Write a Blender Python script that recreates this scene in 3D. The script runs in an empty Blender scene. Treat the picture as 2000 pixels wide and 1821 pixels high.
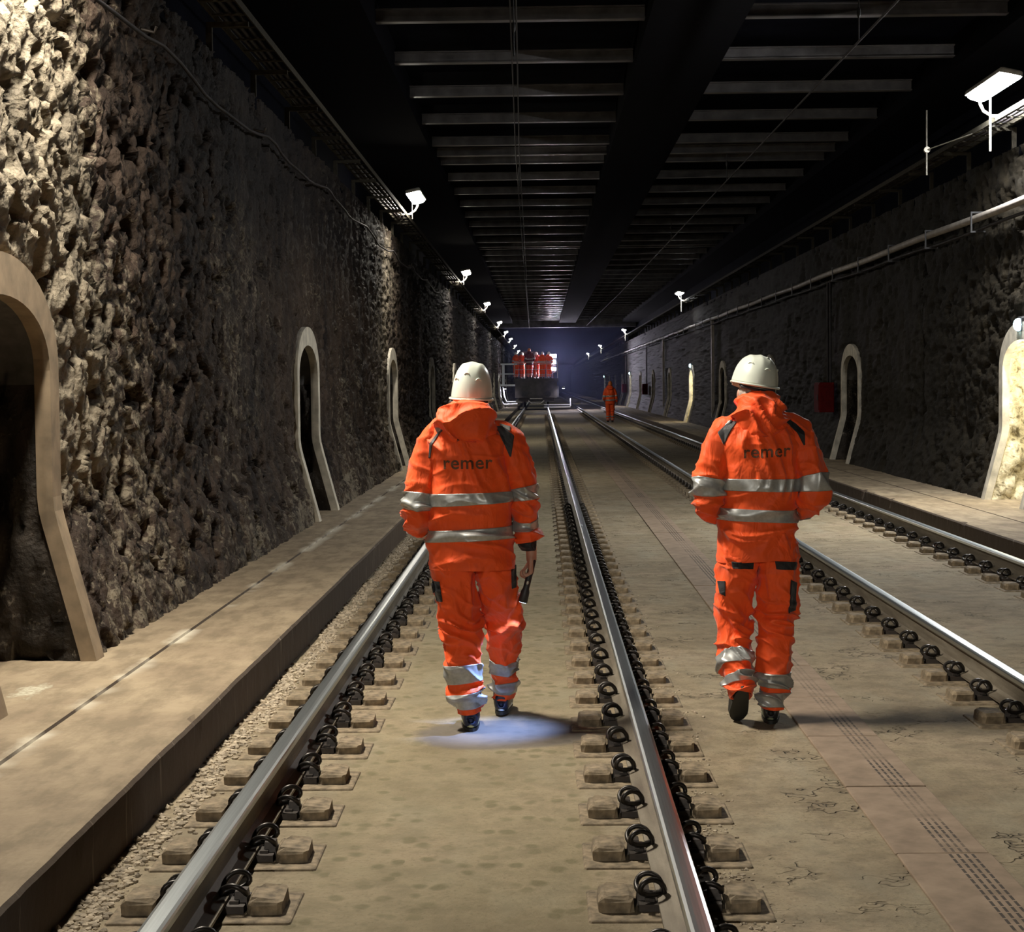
import bpy, bmesh, math, random
import numpy as np
from mathutils import Vector, Matrix, Quaternion
from mathutils.bvhtree import BVHTree

random.seed(7)
RNG = np.random.RandomState(11)
SC = bpy.context.scene
COL = SC.collection
PI = math.pi

# ------------------------------------------------------------------ camera, world, exposure
FPX, CAM_Z = 3420.0, 1.66
cam_data = bpy.data.cameras.new('camera')
cam = bpy.data.objects.new('camera', cam_data)
COL.objects.link(cam)
cam_data.sensor_width = 36.0
cam_data.lens = FPX / 2000.0 * 36.0
cam_data.clip_start, cam_data.clip_end = 0.1, 600
_b, _rho = 0.04643, -0.0105
_a = math.atan(0.017156 * math.cos(_b))
_w = Vector((-math.sin(_a) * math.cos(_b), math.cos(_a) * math.cos(_b), -math.sin(_b)))
_r0 = Vector((math.cos(_a), math.sin(_a), 0)); _q0 = _r0.cross(_w)
_r = _r0 * math.cos(_rho) + _q0 * math.sin(_rho)
_q = -_r0 * math.sin(_rho) + _q0 * math.cos(_rho)
cam.matrix_world = Matrix(((_r.x, _q.x, -_w.x, 0), (_r.y, _q.y, -_w.y, 0), (_r.z, _q.z, -_w.z, CAM_Z), (0, 0, 0, 1)))
SC.camera = cam

world = bpy.data.worlds.new('world'); SC.world = world
world.use_nodes = True
world.node_tree.nodes['Background'].inputs[0].default_value = (0.02, 0.03, 0.07, 1)
world.node_tree.nodes['Background'].inputs[1].default_value = 0.05

SC.view_settings.view_transform = 'Standard'
SC.view_settings.look = 'None'
SC.view_settings.gamma = 1.0
SC.view_settings.use_curve_mapping = False
SC.view_settings.exposure = 0.0
SC.cycles.use_denoising = True
SC.cycles.use_adaptive_sampling = True
SC.cycles.adaptive_threshold = 0.025
SC.cycles.max_bounces = 6
SC.cycles.diffuse_bounces = 3
SC.cycles.glossy_bounces = 4
SC.cycles.sample_clamp_indirect = 6.0
SC.cycles.caustics_reflective = False
SC.cycles.caustics_refractive = False

LAMP_STRENGTH = 160.0          # fluorescent tunnel lamps (emission of their diffusers)
LEFT_LAMPS = [-12.8, 8.5, 30.2, 50.5, 70.0, 91.0, 107.5, 124.0, 146.0, 168.0, 192.0, 216.0]
RIGHT_LAMPS = [-24.0, 19.6, 63.5, 106.0, 149.0, 188.0]
LIT_NICHE = 60.0
NEAR_LAMP = 480.0                # the lamp above the two walkers is the strongest

# ------------------------------------------------------------------ small helpers
def tag(o, label=None, cat=None, group=None, kind=None):
    if label: o['label'] = label
    if cat: o['category'] = cat
    if group: o['group'] = group
    if kind: o['kind'] = kind
    return o

def empty(name, loc=(0, 0, 0), rz=0.0):
    o = bpy.data.objects.new(name, None); COL.objects.link(o)
    o.location = loc; o.rotation_euler = (0, 0, rz); o.empty_display_size = 0.1
    return o

def link(name, me, mats, parent=None):
    o = bpy.data.objects.new(name, me); COL.objects.link(o)
    if mats is not None:
        for m in (mats if isinstance(mats, (list, tuple)) else [mats]): me.materials.append(m)
    if parent is not None: o.parent = parent
    return o

def copy_tree(o, parent=None):
    c = o.copy(); COL.objects.link(c)
    if parent is not None: c.parent = parent
    for ch in o.children: copy_tree(ch, c)
    return c

def repeat(name, mb, mats, parent, places):
    o = mb.build(name, mats, parent)
    for k, p in enumerate(places):
        c = o if k == 0 else o.copy()
        if k: COL.objects.link(c); c.parent = parent
        c.location = p
    return o

def np_mesh(name, V, F, smooth=True, matidx=None):
    """V (n,3), F (m,4) or (m,3) integer arrays"""
    V = np.asarray(V, dtype=np.float32); F = np.asarray(F, dtype=np.int32)
    me = bpy.data.meshes.new(name)
    k = F.shape[1]
    me.vertices.add(len(V)); me.vertices.foreach_set('co', V.ravel())
    me.loops.add(F.size); me.loops.foreach_set('vertex_index', F.ravel())
    me.polygons.add(len(F))
    me.polygons.foreach_set('loop_start', np.arange(0, F.size, k, dtype=np.int32))
    me.polygons.foreach_set('loop_total', np.full(len(F), k, dtype=np.int32))
    if matidx is not None: me.polygons.foreach_set('material_index', np.asarray(matidx, dtype=np.int32))
    me.polygons.foreach_set('use_smooth', np.full(len(F), smooth, dtype=bool))
    me.update(calc_edges=True); me.validate()
    return me

class MB:
    """collects simple shapes and builds ONE mesh"""
    def __init__(s): s.v = []; s.f = []; s.m = []; s.sm = []
    def add(s, V, F, mi=0, smooth=False):
        b = len(s.v); s.v.extend([tuple(p) for p in V])
        for f in F: s.f.append([i + b for i in f]); s.m.append(mi); s.sm.append(smooth)
    def box(s, c, d, mi=0, rot=None, taper=0.0):
        x, y, z = d[0] / 2, d[1] / 2, d[2] / 2
        t = 1 - taper
        P = [(-x, -y, -z), (x, -y, -z), (x, y, -z), (-x, y, -z), (-x * t, -y * t, z), (x * t, -y * t, z), (x * t, y * t, z), (-x * t, y * t, z)]
        P = [Vector(p) for p in P]
        if rot is not None: P = [rot @ p for p in P]
        P = [p + Vector(c) for p in P]
        s.add(P, [(0, 3, 2, 1), (4, 5, 6, 7), (0, 1, 5, 4), (1, 2, 6, 5), (2, 3, 7, 6), (3, 0, 4, 7)], mi)
    def bbox(s, c, d, r, mi=0, rot=None, rt=None):
        """box with chamfered top and vertical edges"""
        x, y, z = d[0] / 2, d[1] / 2, d[2] / 2
        def ring(ix, r2, zz): 
            return [(-x + ix, -y + ix + r2, zz), (-x + ix + r2, -y + ix, zz), (x - ix - r2, -y + ix, zz), (x - ix, -y + ix + r2, zz),
                    (x - ix, y - ix - r2, zz), (x - ix - r2, y - ix, zz), (-x + ix + r2, y - ix, zz), (-x + ix, y - ix - r2, zz)]
        R = [ring(0, r, -z), ring(0, r, z - r), ring(r * .35, r, z - r * .3), ring(r, r, z)]
        V = [Vector(p) for q in R for p in q]
        if rot is not None: V = [rot @ p for p in V]
        V = [p + Vector(c) for p in V]
        F = []
        for k in range(3):
            for i in range(8):
                j = (i + 1) % 8; F.append((k * 8 + i, k * 8 + j, k * 8 + 8 + j, k * 8 + 8 + i))
        F.append(tuple(range(24, 32))); F.append(tuple(reversed(range(8))))
        s.add(V, F, mi)
    def tube(s, pts, r, n=8, mi=0, caps=True, smooth=True):
        pts = [Vector(p) for p in pts]
        rr = r if isinstance(r, (list, tuple)) else [r] * len(pts)
        T = []
        for i in range(len(pts)):
            a = pts[max(i - 1, 0)]; b = pts[min(i + 1, len(pts) - 1)]
            t = (b - a); T.append(t.normalized() if t.length > 1e-9 else Vector((0, 0, 1)))
        u = T[0].orthogonal().normalized(); V = []; F = []
        for i, p in enumerate(pts):
            u = (u - T[i] * u.dot(T[i])).normalized(); w = T[i].cross(u)
            for k in range(n):
                a = 2 * PI * k / n; V.append(p + (u * math.cos(a) + w * math.sin(a)) * rr[i])
        for i in range(len(pts) - 1):
            for k in range(n):
                j = (k + 1) % n; F.append((i * n + k, i * n + j, i * n + n + j, i * n + n + k))
        s.add(V, F, mi, smooth)
        if caps:
            s.add(V[:n], [tuple(reversed(range(n)))], mi); s.add(V[-n:], [tuple(range(n))], mi)
    def capsule(s, p0, p1, r0, r1, n=10, mi=0):
        p0 = Vector(p0); p1 = Vector(p1); ax = p1 - p0
        L = ax.length; ax = ax.normalized() if L > 1e-6 else Vector((0, 0, 1))
        pts = []; rr = []
        for k in range(1, 5): a = PI / 2 * k / 4; pts.append(p0 - ax * r0 * math.cos(a)); rr.append(r0 * math.sin(a))
        for k in range(4, 0, -1): a = PI / 2 * k / 4; pts.append(p1 + ax * r1 * math.cos(a)); rr.append(r1 * math.sin(a))
        s.tube(pts, rr, n, mi)
    def ellipsoid(s, c, rad, rot=None, nu=16, nv=10, mi=0):
        V = []; F = []
        for i in range(nv + 1):
            th = PI * i / nv
            for k in range(nu):
                ph = 2 * PI * k / nu
                p = Vector((rad[0] * math.sin(th) * math.cos(ph), rad[1] * math.sin(th) * math.sin(ph), rad[2] * math.cos(th)))
                if rot is not None: p = rot @ p
                V.append(p + Vector(c))
        for i in range(nv):
            for k in range(nu):
                j = (k + 1) % nu; F.append((i * nu + k, i * nu + nu + k, i * nu + nu + j, i * nu + j))
        s.add(V, F, mi, True)
    def build(s, name, mats, parent=None):
        me = bpy.data.meshes.new(name); me.from_pydata(s.v, [], s.f)
        me.polygons.foreach_set('material_index', s.m); me.polygons.foreach_set('use_smooth', s.sm)
        me.update()
        return link(name, me, mats, parent)

# ------------------------------------------------------------------ numpy noise
_perm = RNG.permutation(256).astype(np.int64); _perm = np.concatenate([_perm, _perm, _perm])
_grad = RNG.normal(size=(256, 3)); _grad /= np.linalg.norm(_grad, axis=1)[:, None]
def perlin(x, y, z):
    x, y, z = np.broadcast_arrays(np.asarray(x, float), np.asarray(y, float), np.asarray(z, float))
    xi = np.floor(x).astype(np.int64); yi = np.floor(y).astype(np.int64); zi = np.floor(z).astype(np.int64)
    xf, yf, zf = x - xi, y - yi, z - zi
    f = lambda t: t * t * t * (t * (t * 6 - 15) + 10)
    u, v, w = f(xf), f(yf), f(zf)
    def g(i, j, k):
        h = _perm[_perm[_perm[(xi + i) & 255] + ((yi + j) & 255)] + ((zi + k) & 255)] & 255
        G = _grad[h]
        return G[..., 0] * (xf - i) + G[..., 1] * (yf - j) + G[..., 2] * (zf - k)
    L = lambda a, b, t: a + (b - a) * t
    x00 = L(g(0, 0, 0), g(1, 0, 0), u); x10 = L(g(0, 1, 0), g(1, 1, 0), u)
    x01 = L(g(0, 0, 1), g(1, 0, 1), u); x11 = L(g(0, 1, 1), g(1, 1, 1), u)
    return L(L(x00, x10, v), L(x01, x11, v), w) * 1.6
def fbm(x, y, z, o=4, gain=0.5):
    a, s, t = 1.0, 0.0, 0.0
    for i in range(o):
        s = s + a * perlin(x * 2 ** i + 17.3 * i, y * 2 ** i - 5.1 * i, z * 2 ** i + 9.7 * i); t += a; a *= gain
    return s / t
def vhash(ix, iy, k):
    h = np.sin(ix * 127.1 + iy * 311.7 + k * 74.7) * 43758.5453
    return h - np.floor(h)
def voronoi(x, y, jit=0.85):
    ix = np.floor(x); iy = np.floor(y)
    F1 = np.full(x.shape, 9.0); F2 = np.full(x.shape, 9.0); cx = np.zeros(x.shape); cy = np.zeros(x.shape); px = np.zeros(x.shape); py = np.zeros(x.shape)
    for i in (-1, 0, 1):
        for j in (-1, 0, 1):
            jx, jy = ix + i, iy + j
            qx = jx + 0.5 + jit * (vhash(jx, jy, 1) - 0.5); qy = jy + 0.5 + jit * (vhash(jx, jy, 2) - 0.5)
            d = np.sqrt((x - qx) ** 2 + (y - qy) ** 2)
            near = d < F1
            F2 = np.where(near, F1, np.minimum(F2, d))
            cx = np.where(near, jx, cx); cy = np.where(near, jy, cy); px = np.where(near, qx, px); py = np.where(near, qy, py)
            F1 = np.where(near, d, F1)
    return F1, F2, cx, cy, x - px, y - py
def smooth(a, b, x):
    t = np.clip((x - a) / (b - a), 0, 1); return t * t * (3 - 2 * t)

# ------------------------------------------------------------------ materials
class NT:
    def __init__(s, name):
        s.m = bpy.data.materials.new(name); s.m.use_nodes = True; s.n = s.m.node_tree.nodes; s.l = s.m.node_tree.links
        s.b = s.n['Principled BSDF']; s.out = s.n['Material Output']
        s.tc = s.n.new('ShaderNodeTexCoord')
    def put(s, sock, v):
        if isinstance(v, bpy.types.NodeSocket): s.l.new(v, sock)
        elif isinstance(v, (tuple, list)) and len(v) == 3 and sock.type == 'RGBA': sock.default_value = (*v, 1)
        else: sock.default_value = v
    def mapc(s, scale=(1, 1, 1), loc=(0, 0, 0), rot=(0, 0, 0), src='Object'):
        n = s.n.new('ShaderNodeMapping'); s.l.new(s.tc.outputs[src], n.inputs[0])
        n.inputs['Scale'].default_value = scale; n.inputs['Location'].default_value = loc; n.inputs['Rotation'].default_value = rot
        return n.outputs[0]
    def noise(s, vec, scale=5, detail=4, rough=0.55, dist=0.0):
        n = s.n.new('ShaderNodeTexNoise'); s.l.new(vec, n.inputs['Vector'])
        n.inputs['Scale'].default_value = scale; n.inputs['Detail'].default_value = detail
        n.inputs['Roughness'].default_value = rough; n.inputs['Distortion'].default_value = dist
        return n.outputs[0]
    def vor(s, vec, scale=5, feature='F1', out='Distance', rnd=1.0):
        n = s.n.new('ShaderNodeTexVoronoi'); n.feature = feature; s.l.new(vec, n.inputs['Vector'])
        n.inputs['Scale'].default_value = scale; n.inputs['Randomness'].default_value = rnd
        return n.outputs[out]
    def ramp(s, fac, stops, interp='LINEAR'):
        n = s.n.new('ShaderNodeValToRGB'); s.put(n.inputs[0], fac); cr = n.color_ramp; cr.interpolation = interp
        while len(cr.elements) < len(stops): cr.elements.new(0.5)
        for e, (p, c) in zip(cr.elements, stops):
            e.position = p; e.color = (*c, 1) if isinstance(c, (tuple, list)) else (c, c, c, 1)
        return n.outputs[0]
    def mix(s, fac, a, b, mode='MIX'):
        n = s.n.new('ShaderNodeMix'); n.data_type = 'RGBA'; n.blend_type = mode
        s.put(n.inputs[0], fac); s.put(n.inputs[6], a); s.put(n.inputs[7], b)
        return n.outputs[2]
    def math(s, op, a, b=0.0, clamp=False):
        n = s.n.new('ShaderNodeMath'); n.operation = op; n.use_clamp = clamp; s.put(n.inputs[0], a); s.put(n.inputs[1], b); return n.outputs[0]
    def sep(s, vec):
        n = s.n.new('ShaderNodeSeparateXYZ'); s.l.new(vec, n.inputs[0]); return n.outputs
    def attr(s, name):
        n = s.n.new('ShaderNodeAttribute'); n.attribute_name = name; return n
    def bump(s, h, strength=0.5, dist=0.01, prev=None):
        n = s.n.new('ShaderNodeBump'); s.put(n.inputs['Height'], h); n.inputs['Strength'].default_value = strength; n.inputs['Distance'].default_value = dist
        if prev is not None: s.l.new(prev, n.inputs['Normal'])
        return n.outputs[0]
    def done(s, color=None, rough=None, metal=None, normal=None, spec=None, emit=None, estr=None, sheen=None):
        if color is not None: s.put(s.b.inputs['Base Color'], color)
        if rough is not None: s.put(s.b.inputs['Roughness'], rough)
        if metal is not None: s.put(s.b.inputs['Metallic'], metal)
        if normal is not None: s.l.new(normal, s.b.inputs['Normal'])
        if spec is not None: s.b.inputs['Specular IOR Level'].default_value = spec
        if emit is not None: s.put(s.b.inputs['Emission Color'], emit)
        if estr is not None: s.b.inputs['Emission Strength'].default_value = estr
        if sheen is not None: s.b.inputs['Sheen Weight'].default_value = sheen
        return s.m

def simple(name, col, rough=0.6, metal=0.0, var=0.25, scale=14, bump=0.15, spec=0.5):
    t = NT(name); v = t.mapc()
    n = t.noise(v, scale, 4)
    dark = tuple(c * (1 - var) for c in col); lite = tuple(min(1, c * (1 + var)) for c in col)
    c = t.ramp(n, [(0.3, dark), (0.7, lite)])
    return t.done(c, rough, metal, t.bump(n, bump, 0.004), spec)

def emitter(name, col, strength):
    t = NT(name)
    return t.done((0.8, 0.8, 0.8), 0.4, emit=col, estr=strength)

def mat_wall(name, stone, crust, soot, crust_lo, crust_hi, bump=0.7):
    t = NT(name); v = t.mapc()
    streak = t.noise(t.mapc((1.6, 1.6, 0.35)), 3.0, 5, 0.6, 0.4)
    tone = t.attr('tone').outputs['Fac']
    c = t.mix(tone, tuple(x * 0.55 for x in stone), tuple(min(1, x * 1.5) for x in stone))
    big = t.noise(v, 0.55, 3, 0.5)
    fine = t.noise(v, 9.0, 6, 0.65, 0.6)
    fine2 = t.noise(v, 24.0, 5, 0.7, 0.8)
    k = t.math('ADD', t.math('ADD', t.math('MULTIPLY', fine, 0.4), t.math('MULTIPLY', fine2, 0.32)), t.math('MULTIPLY', big, 0.28))
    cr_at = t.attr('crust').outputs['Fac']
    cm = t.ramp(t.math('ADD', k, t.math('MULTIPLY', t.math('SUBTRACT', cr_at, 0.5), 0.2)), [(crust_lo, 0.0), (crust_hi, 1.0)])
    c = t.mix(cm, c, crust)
    sm = t.ramp(streak, [(0.42, 0.0), (0.62, 0.85)])
    sm2 = t.math('MULTIPLY', sm, t.ramp(t.noise(v, 0.9, 3), [(0.35, 0.25), (0.65, 1.0)]))
    c = t.mix(sm2, c, soot)
    sm3 = t.ramp(t.noise(t.mapc((4, 4, 0.5), (3, 1, 7)), 2.2, 4, 0.6), [(0.62, 0.0), (0.72, 0.55)])
    c = t.mix(sm3, c, tuple(min(1, x * 0.8) for x in crust))
    so = t.math('MULTIPLY', t.attr('soot').outputs['Fac'], t.ramp(t.noise(v, 2.5, 4), [(0.25, 0.6), (0.6, 1.0)]))  # upper-wall soot with the darkness away from the lamps painted in
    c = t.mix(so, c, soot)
    n1 = t.bump(t.noise(v, 26, 6, 0.65), bump, 0.02)
    n2 = t.bump(t.vor(v, 34), bump * 0.5, 0.012, n1)
    return t.done(c, 0.72, normal=n2, spec=0.15)

M = {}
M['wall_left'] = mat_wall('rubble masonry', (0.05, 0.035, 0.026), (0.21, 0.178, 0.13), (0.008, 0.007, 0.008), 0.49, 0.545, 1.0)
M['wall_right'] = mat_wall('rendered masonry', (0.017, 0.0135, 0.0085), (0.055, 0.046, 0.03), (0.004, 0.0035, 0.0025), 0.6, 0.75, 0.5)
M['niche_dark'] = mat_wall('niche rubble', (0.045, 0.037, 0.03), (0.4, 0.36, 0.3), (0.01, 0.009, 0.008), 0.56, 0.66)
def mat_lit():
    t = NT('whitewashed rubble'); v = t.mapc()
    n = t.noise(v, 11, 5, 0.65, 0.8)
    c = t.ramp(n, [(0.36, (0.16, 0.13, 0.07)), (0.46, (0.5, 0.44, 0.3)), (0.6, (0.72, 0.66, 0.48))])
    return t.done(c, 0.8, normal=t.bump(t.noise(v, 22, 5), 0.6, 0.02))
M['niche_white'] = mat_lit()
M['niche_plaster'] = simple('niche plaster', (0.08, 0.075, 0.07), 0.85)
M['arch'] = simple('pale arch render', (0.5, 0.46, 0.38), 0.8, var=0.3, scale=7)
M['arch_brown'] = simple('dusty arch render', (0.24, 0.18, 0.115), 0.85, var=0.3, scale=7)
M['soot'] = simple('soot black plaster', (0.004, 0.0045, 0.008), 0.95, var=0.4, scale=2, spec=0.03)
M['beam'] = simple('grey painted beam', (0.095, 0.09, 0.092), 0.36, var=0.6, scale=3, spec=0.6)
M['girder'] = simple('black girder', (0.0035, 0.0035, 0.005), 0.95, spec=0.03)

def mat_floor():
    t = NT('track slab concrete'); v = t.mapc(); x, y, z = t.sep(v)
    n1 = t.noise(v, 1.1, 5, 0.6, 0.3); n2 = t.noise(v, 7, 6, 0.65); n3 = t.noise(t.mapc((1, 0.35, 1)), 2.4, 4, 0.6)
    c = t.ramp(n1, [(0.3, (0.19, 0.15, 0.098)), (0.5, (0.27, 0.222, 0.146)), (0.7, (0.32, 0.25, 0.172))])
    c = t.mix(t.ramp(n2, [(0.36, 0.65), (0.58, 0.0)]), c, (0.13, 0.1, 0.065))
    c = t.mix(t.ramp(t.noise(v, 48, 4, 0.7), [(0.34, 0.55), (0.46, 0.0)]), c, (0.1, 0.08, 0.05))
    c = t.mix(t.ramp(n3, [(0.5, 0.0), (0.7, 0.5)]), c, (0.27, 0.25, 0.185))
    # damp round spots on the slab between the left track's rails
    inx = t.math('MULTIPLY', t.ramp(t.math('ADD', t.math('MULTIPLY', x, 0.25), 0.5), [(0.27, 0.0), (0.31, 1.0), (0.535, 1.0), (0.56, 0.0)]), 1.0)
    wv = t.n.new('ShaderNodeVectorMath'); wv.operation = 'ADD'
    wn = t.n.new('ShaderNodeTexNoise'); wn.inputs['Scale'].default_value = 9; t.l.new(v, wn.inputs['Vector'])
    sc = t.n.new('ShaderNodeVectorMath'); sc.operation = 'SCALE'; sc.inputs['Scale'].default_value = 0.05; t.l.new(wn.outputs['Color'], sc.inputs[0])
    t.l.new(t.mapc((1.0, 0.8, 1)), wv.inputs[0]); t.l.new(sc.outputs[0], wv.inputs[1])
    vd = t.vor(wv.outputs[0], 13); vc = t.vor(wv.outputs[0], 13, out='Color')
    sp = t.math('MULTIPLY', t.ramp(vd, [(0.26, 1.0), (0.46, 0.0)]), t.ramp(t.sep(vc)[0], [(0.22, 0.0), (0.5, 1.0)]))
    sp = t.math('MULTIPLY', sp, t.ramp(t.noise(v, 1.6, 2), [(0.36, 0.3), (0.5, 1.0)]))
    sp = t.math('MULTIPLY', sp, inx)
    c = t.mix(t.math('MULTIPLY', sp, 0.85), c, (0.1, 0.085, 0.045))
    c = t.mix(t.math('MULTIPLY', inx, 0.35), c, (0.205, 0.175, 0.098))
    # smooth dark patched area between the rails
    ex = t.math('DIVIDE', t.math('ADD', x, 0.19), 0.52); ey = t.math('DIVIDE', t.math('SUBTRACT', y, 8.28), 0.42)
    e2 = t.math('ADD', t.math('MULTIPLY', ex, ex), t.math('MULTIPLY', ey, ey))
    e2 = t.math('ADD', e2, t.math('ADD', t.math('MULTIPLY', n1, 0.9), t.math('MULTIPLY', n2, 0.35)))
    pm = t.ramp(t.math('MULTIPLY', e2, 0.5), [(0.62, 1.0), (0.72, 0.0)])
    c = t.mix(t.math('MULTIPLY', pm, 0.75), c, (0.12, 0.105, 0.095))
    # flaked surface: thin crack outlines between the tracks
    wv2 = t.n.new('ShaderNodeVectorMath'); wv2.operation = 'ADD'; t.l.new(v, wv2.inputs[0])
    sc2 = t.n.new('ShaderNodeVectorMath'); sc2.operation = 'SCALE'; sc2.inputs['Scale'].default_value = 0.5; t.l.new(wn.outputs['Color'], sc2.inputs[0]); t.l.new(sc2.outputs[0], wv2.inputs[1])
    ed = t.vor(wv2.outputs[0], 2.6, 'DISTANCE_TO_EDGE')
    cr = t.math('MULTIPLY', t.ramp(ed, [(0.008, 1.0), (0.03, 0.0)]), t.ramp(t.noise(v, 2.1, 3), [(0.52, 0.0), (0.6, 1.0)]))
    right = t.ramp(t.math('MULTIPLY', x, 0.2), [(0.12, 0.0), (0.15, 1.0)])
    cr = t.math('MULTIPLY', cr, right)
    c = t.mix(t.math('MULTIPLY', cr, 0.7), c, (0.07, 0.055, 0.035))
    # dark trodden dust bands
    h = t.math('SUBTRACT', t.math('ADD', t.math('MULTIPLY', n2, 0.5), t.math('MULTIPLY', t.noise(v, 40, 4), 0.25)), t.math('MULTIPLY', cr, 0.6))
    h = t.math('MULTIPLY', h, t.math('SUBTRACT', 1.0, t.math('MULTIPLY', pm, 0.8)))
    nn = t.bump(h, 0.8, 0.025)
    nn = t.bump(t.noise(t.mapc((1, 1.0, 1)), 4.5, 4), 0.25, 0.06, nn)
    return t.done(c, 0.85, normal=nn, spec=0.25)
M['floor'] = mat_floor()

def mat_walk():
    t = NT('walkway concrete'); v = t.mapc(); x, y, z = t.sep(v)
    n1 = t.noise(v, 1.4, 5, 0.6); n2 = t.noise(t.mapc((1.5, 0.5, 1)), 5, 5, 0.65)
    c = t.ramp(n1, [(0.3, (0.2, 0.15, 0.1)), (0.55, (0.3, 0.235, 0.155)), (0.75, (0.35, 0.28, 0.19))])
    c = t.mix(t.ramp(n2, [(0.38, 0.6), (0.58, 0.0)]), c, (0.125, 0.095, 0.06))
    # vertical face: darker brown with limescale runs
    g = t.n.new('ShaderNodeNewGeometry'); nx = t.sep(g.outputs['Normal'])
    side = t.math('ABSOLUTE', nx[0])
    run = t.ramp(t.noise(t.mapc((1, 9, 0.8)), 2.2, 4, 0.6), [(0.63, 0.0), (0.72, 1.0)])
    fc = t.mix(t.math('MULTIPLY', run, 0.6), (0.07, 0.05, 0.035), (0.35, 0.29, 0.23))
    c = t.mix(t.ramp(side, [(0.4, 0.0), (0.6, 1.0)]), c, fc)
    # pale limescale along the seam of the left walkway
    d = t.math('ABSOLUTE', t.math('ADD', x, t.math('ADD', 2.03, t.math('MULTIPLY', n2, 0.12))))
    lim = t.math('MULTIPLY', t.ramp(d, [(0.01, 1.0), (0.075, 0.0)]), t.ramp(t.noise(v, 1.1, 3), [(0.46, 0.0), (0.56, 1.0)]))
    c = t.mix(t.math('MULTIPLY', lim, 0.9), c, (0.55, 0.5, 0.4))
    # whitish lime patch in front of the near niche
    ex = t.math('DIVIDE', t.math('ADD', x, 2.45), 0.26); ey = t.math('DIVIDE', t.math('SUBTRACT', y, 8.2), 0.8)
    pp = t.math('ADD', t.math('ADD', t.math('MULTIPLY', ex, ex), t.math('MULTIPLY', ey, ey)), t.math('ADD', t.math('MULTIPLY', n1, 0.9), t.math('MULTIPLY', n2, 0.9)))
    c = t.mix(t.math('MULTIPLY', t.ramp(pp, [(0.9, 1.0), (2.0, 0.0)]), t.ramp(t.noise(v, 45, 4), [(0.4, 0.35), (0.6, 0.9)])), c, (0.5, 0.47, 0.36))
    nn = t.bump(t.noise(v, 18, 6, 0.6), 0.35, 0.015); nn = t.bump(n1, 0.3, 0.05, nn)
    return t.done(c, 0.82, normal=nn, spec=0.3)
M['walk'] = mat_walk()

def mat_rail():
    t = NT('rusty rail web'); v = t.mapc()
    n = t.noise(t.mapc((6, 0.7, 6)), 3, 5, 0.6)
    c = t.ramp(n, [(0.25, (0.09, 0.07, 0.052)), (0.5, (0.16, 0.135, 0.1)), (0.8, (0.26, 0.23, 0.18))])
    return t.done(c, 0.62, 0.25, t.bump(t.noise(v, 60, 4), 0.2, 0.004))
M['rail_web'] = mat_rail()
def mat_steel():
    t = NT('polished rail head'); v = t.mapc((1, 0.02, 1))
    n = t.noise(v, 180, 3)
    c = t.ramp(n, [(0.3, (0.5, 0.54, 0.56)), (0.7, (0.6, 0.64, 0.66))])
    return t.done(c, 0.3, 1.0)
M['rail_head'] = mat_steel()
M['block'] = simple('dusty block concrete', (0.2, 0.155, 0.1), 0.9, var=0.5, scale=26, bump=1.0)
M['iron'] = simple('black cast iron', (0.045, 0.036, 0.03), 0.5, 0.35, var=0.4, scale=30)
M['clip'] = simple('spring steel clip', (0.03, 0.026, 0.023), 0.38, 0.6, var=0.4, scale=40)
M['gravel'] = simple('pale gravel', (0.36, 0.3, 0.22), 0.9, var=0.5, scale=25, bump=0.4)
def mat_cover():
    t = NT('drain cover concrete'); v = t.mapc(); x, y, z = t.sep(v)
    n = t.noise(v, 6, 5, 0.6)
    c = t.ramp(n, [(0.32, (0.17, 0.122, 0.082)), (0.68, (0.29, 0.215, 0.152))])
    # five rows of slots let into the lid, lid-local x from -0.165 to 0.165
    q = t.math('MULTIPLY', t.math('SUBTRACT', x, 0.005), 1 / 0.026)
    row = t.math('ABSOLUTE', t.math('SUBTRACT', t.math('FRACT', q), 0.5))
    inb = t.math('MULTIPLY', t.math('GREATER_THAN', x, 0.005), t.math('LESS_THAN', x, 0.109))
    dash = t.math('ABSOLUTE', t.math('SUBTRACT', t.math('FRACT', t.math('MULTIPLY', y, 1 / 0.062)), 0.5))
    slot = t.math('MULTIPLY', t.math('MULTIPLY', t.math('LESS_THAN', row, 0.2), t.math('LESS_THAN', dash, 0.41)), inb)
    o = t.n.new('ShaderNodeObjectInfo')
    oc = t.math('ADD', t.noise(t.mapc((1, 1, 1)), 2.0, 2), t.math('MULTIPLY', t.math('SUBTRACT', o.outputs['Random'], 0.5), 0.5))
    dirt = t.ramp(oc, [(0.38, 0.25), (0.6, 0.95)])
    slotc = t.math('MULTIPLY', slot, dirt)
    c = t.mix(slotc, c, (0.03, 0.022, 0.016))
    h = t.math('SUBTRACT', t.math('MULTIPLY', n, 0.3), slotc)
    return t.done(c, 0.85, normal=t.bump(h, 0.6, 0.012))
M['cover'] = mat_cover()

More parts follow.
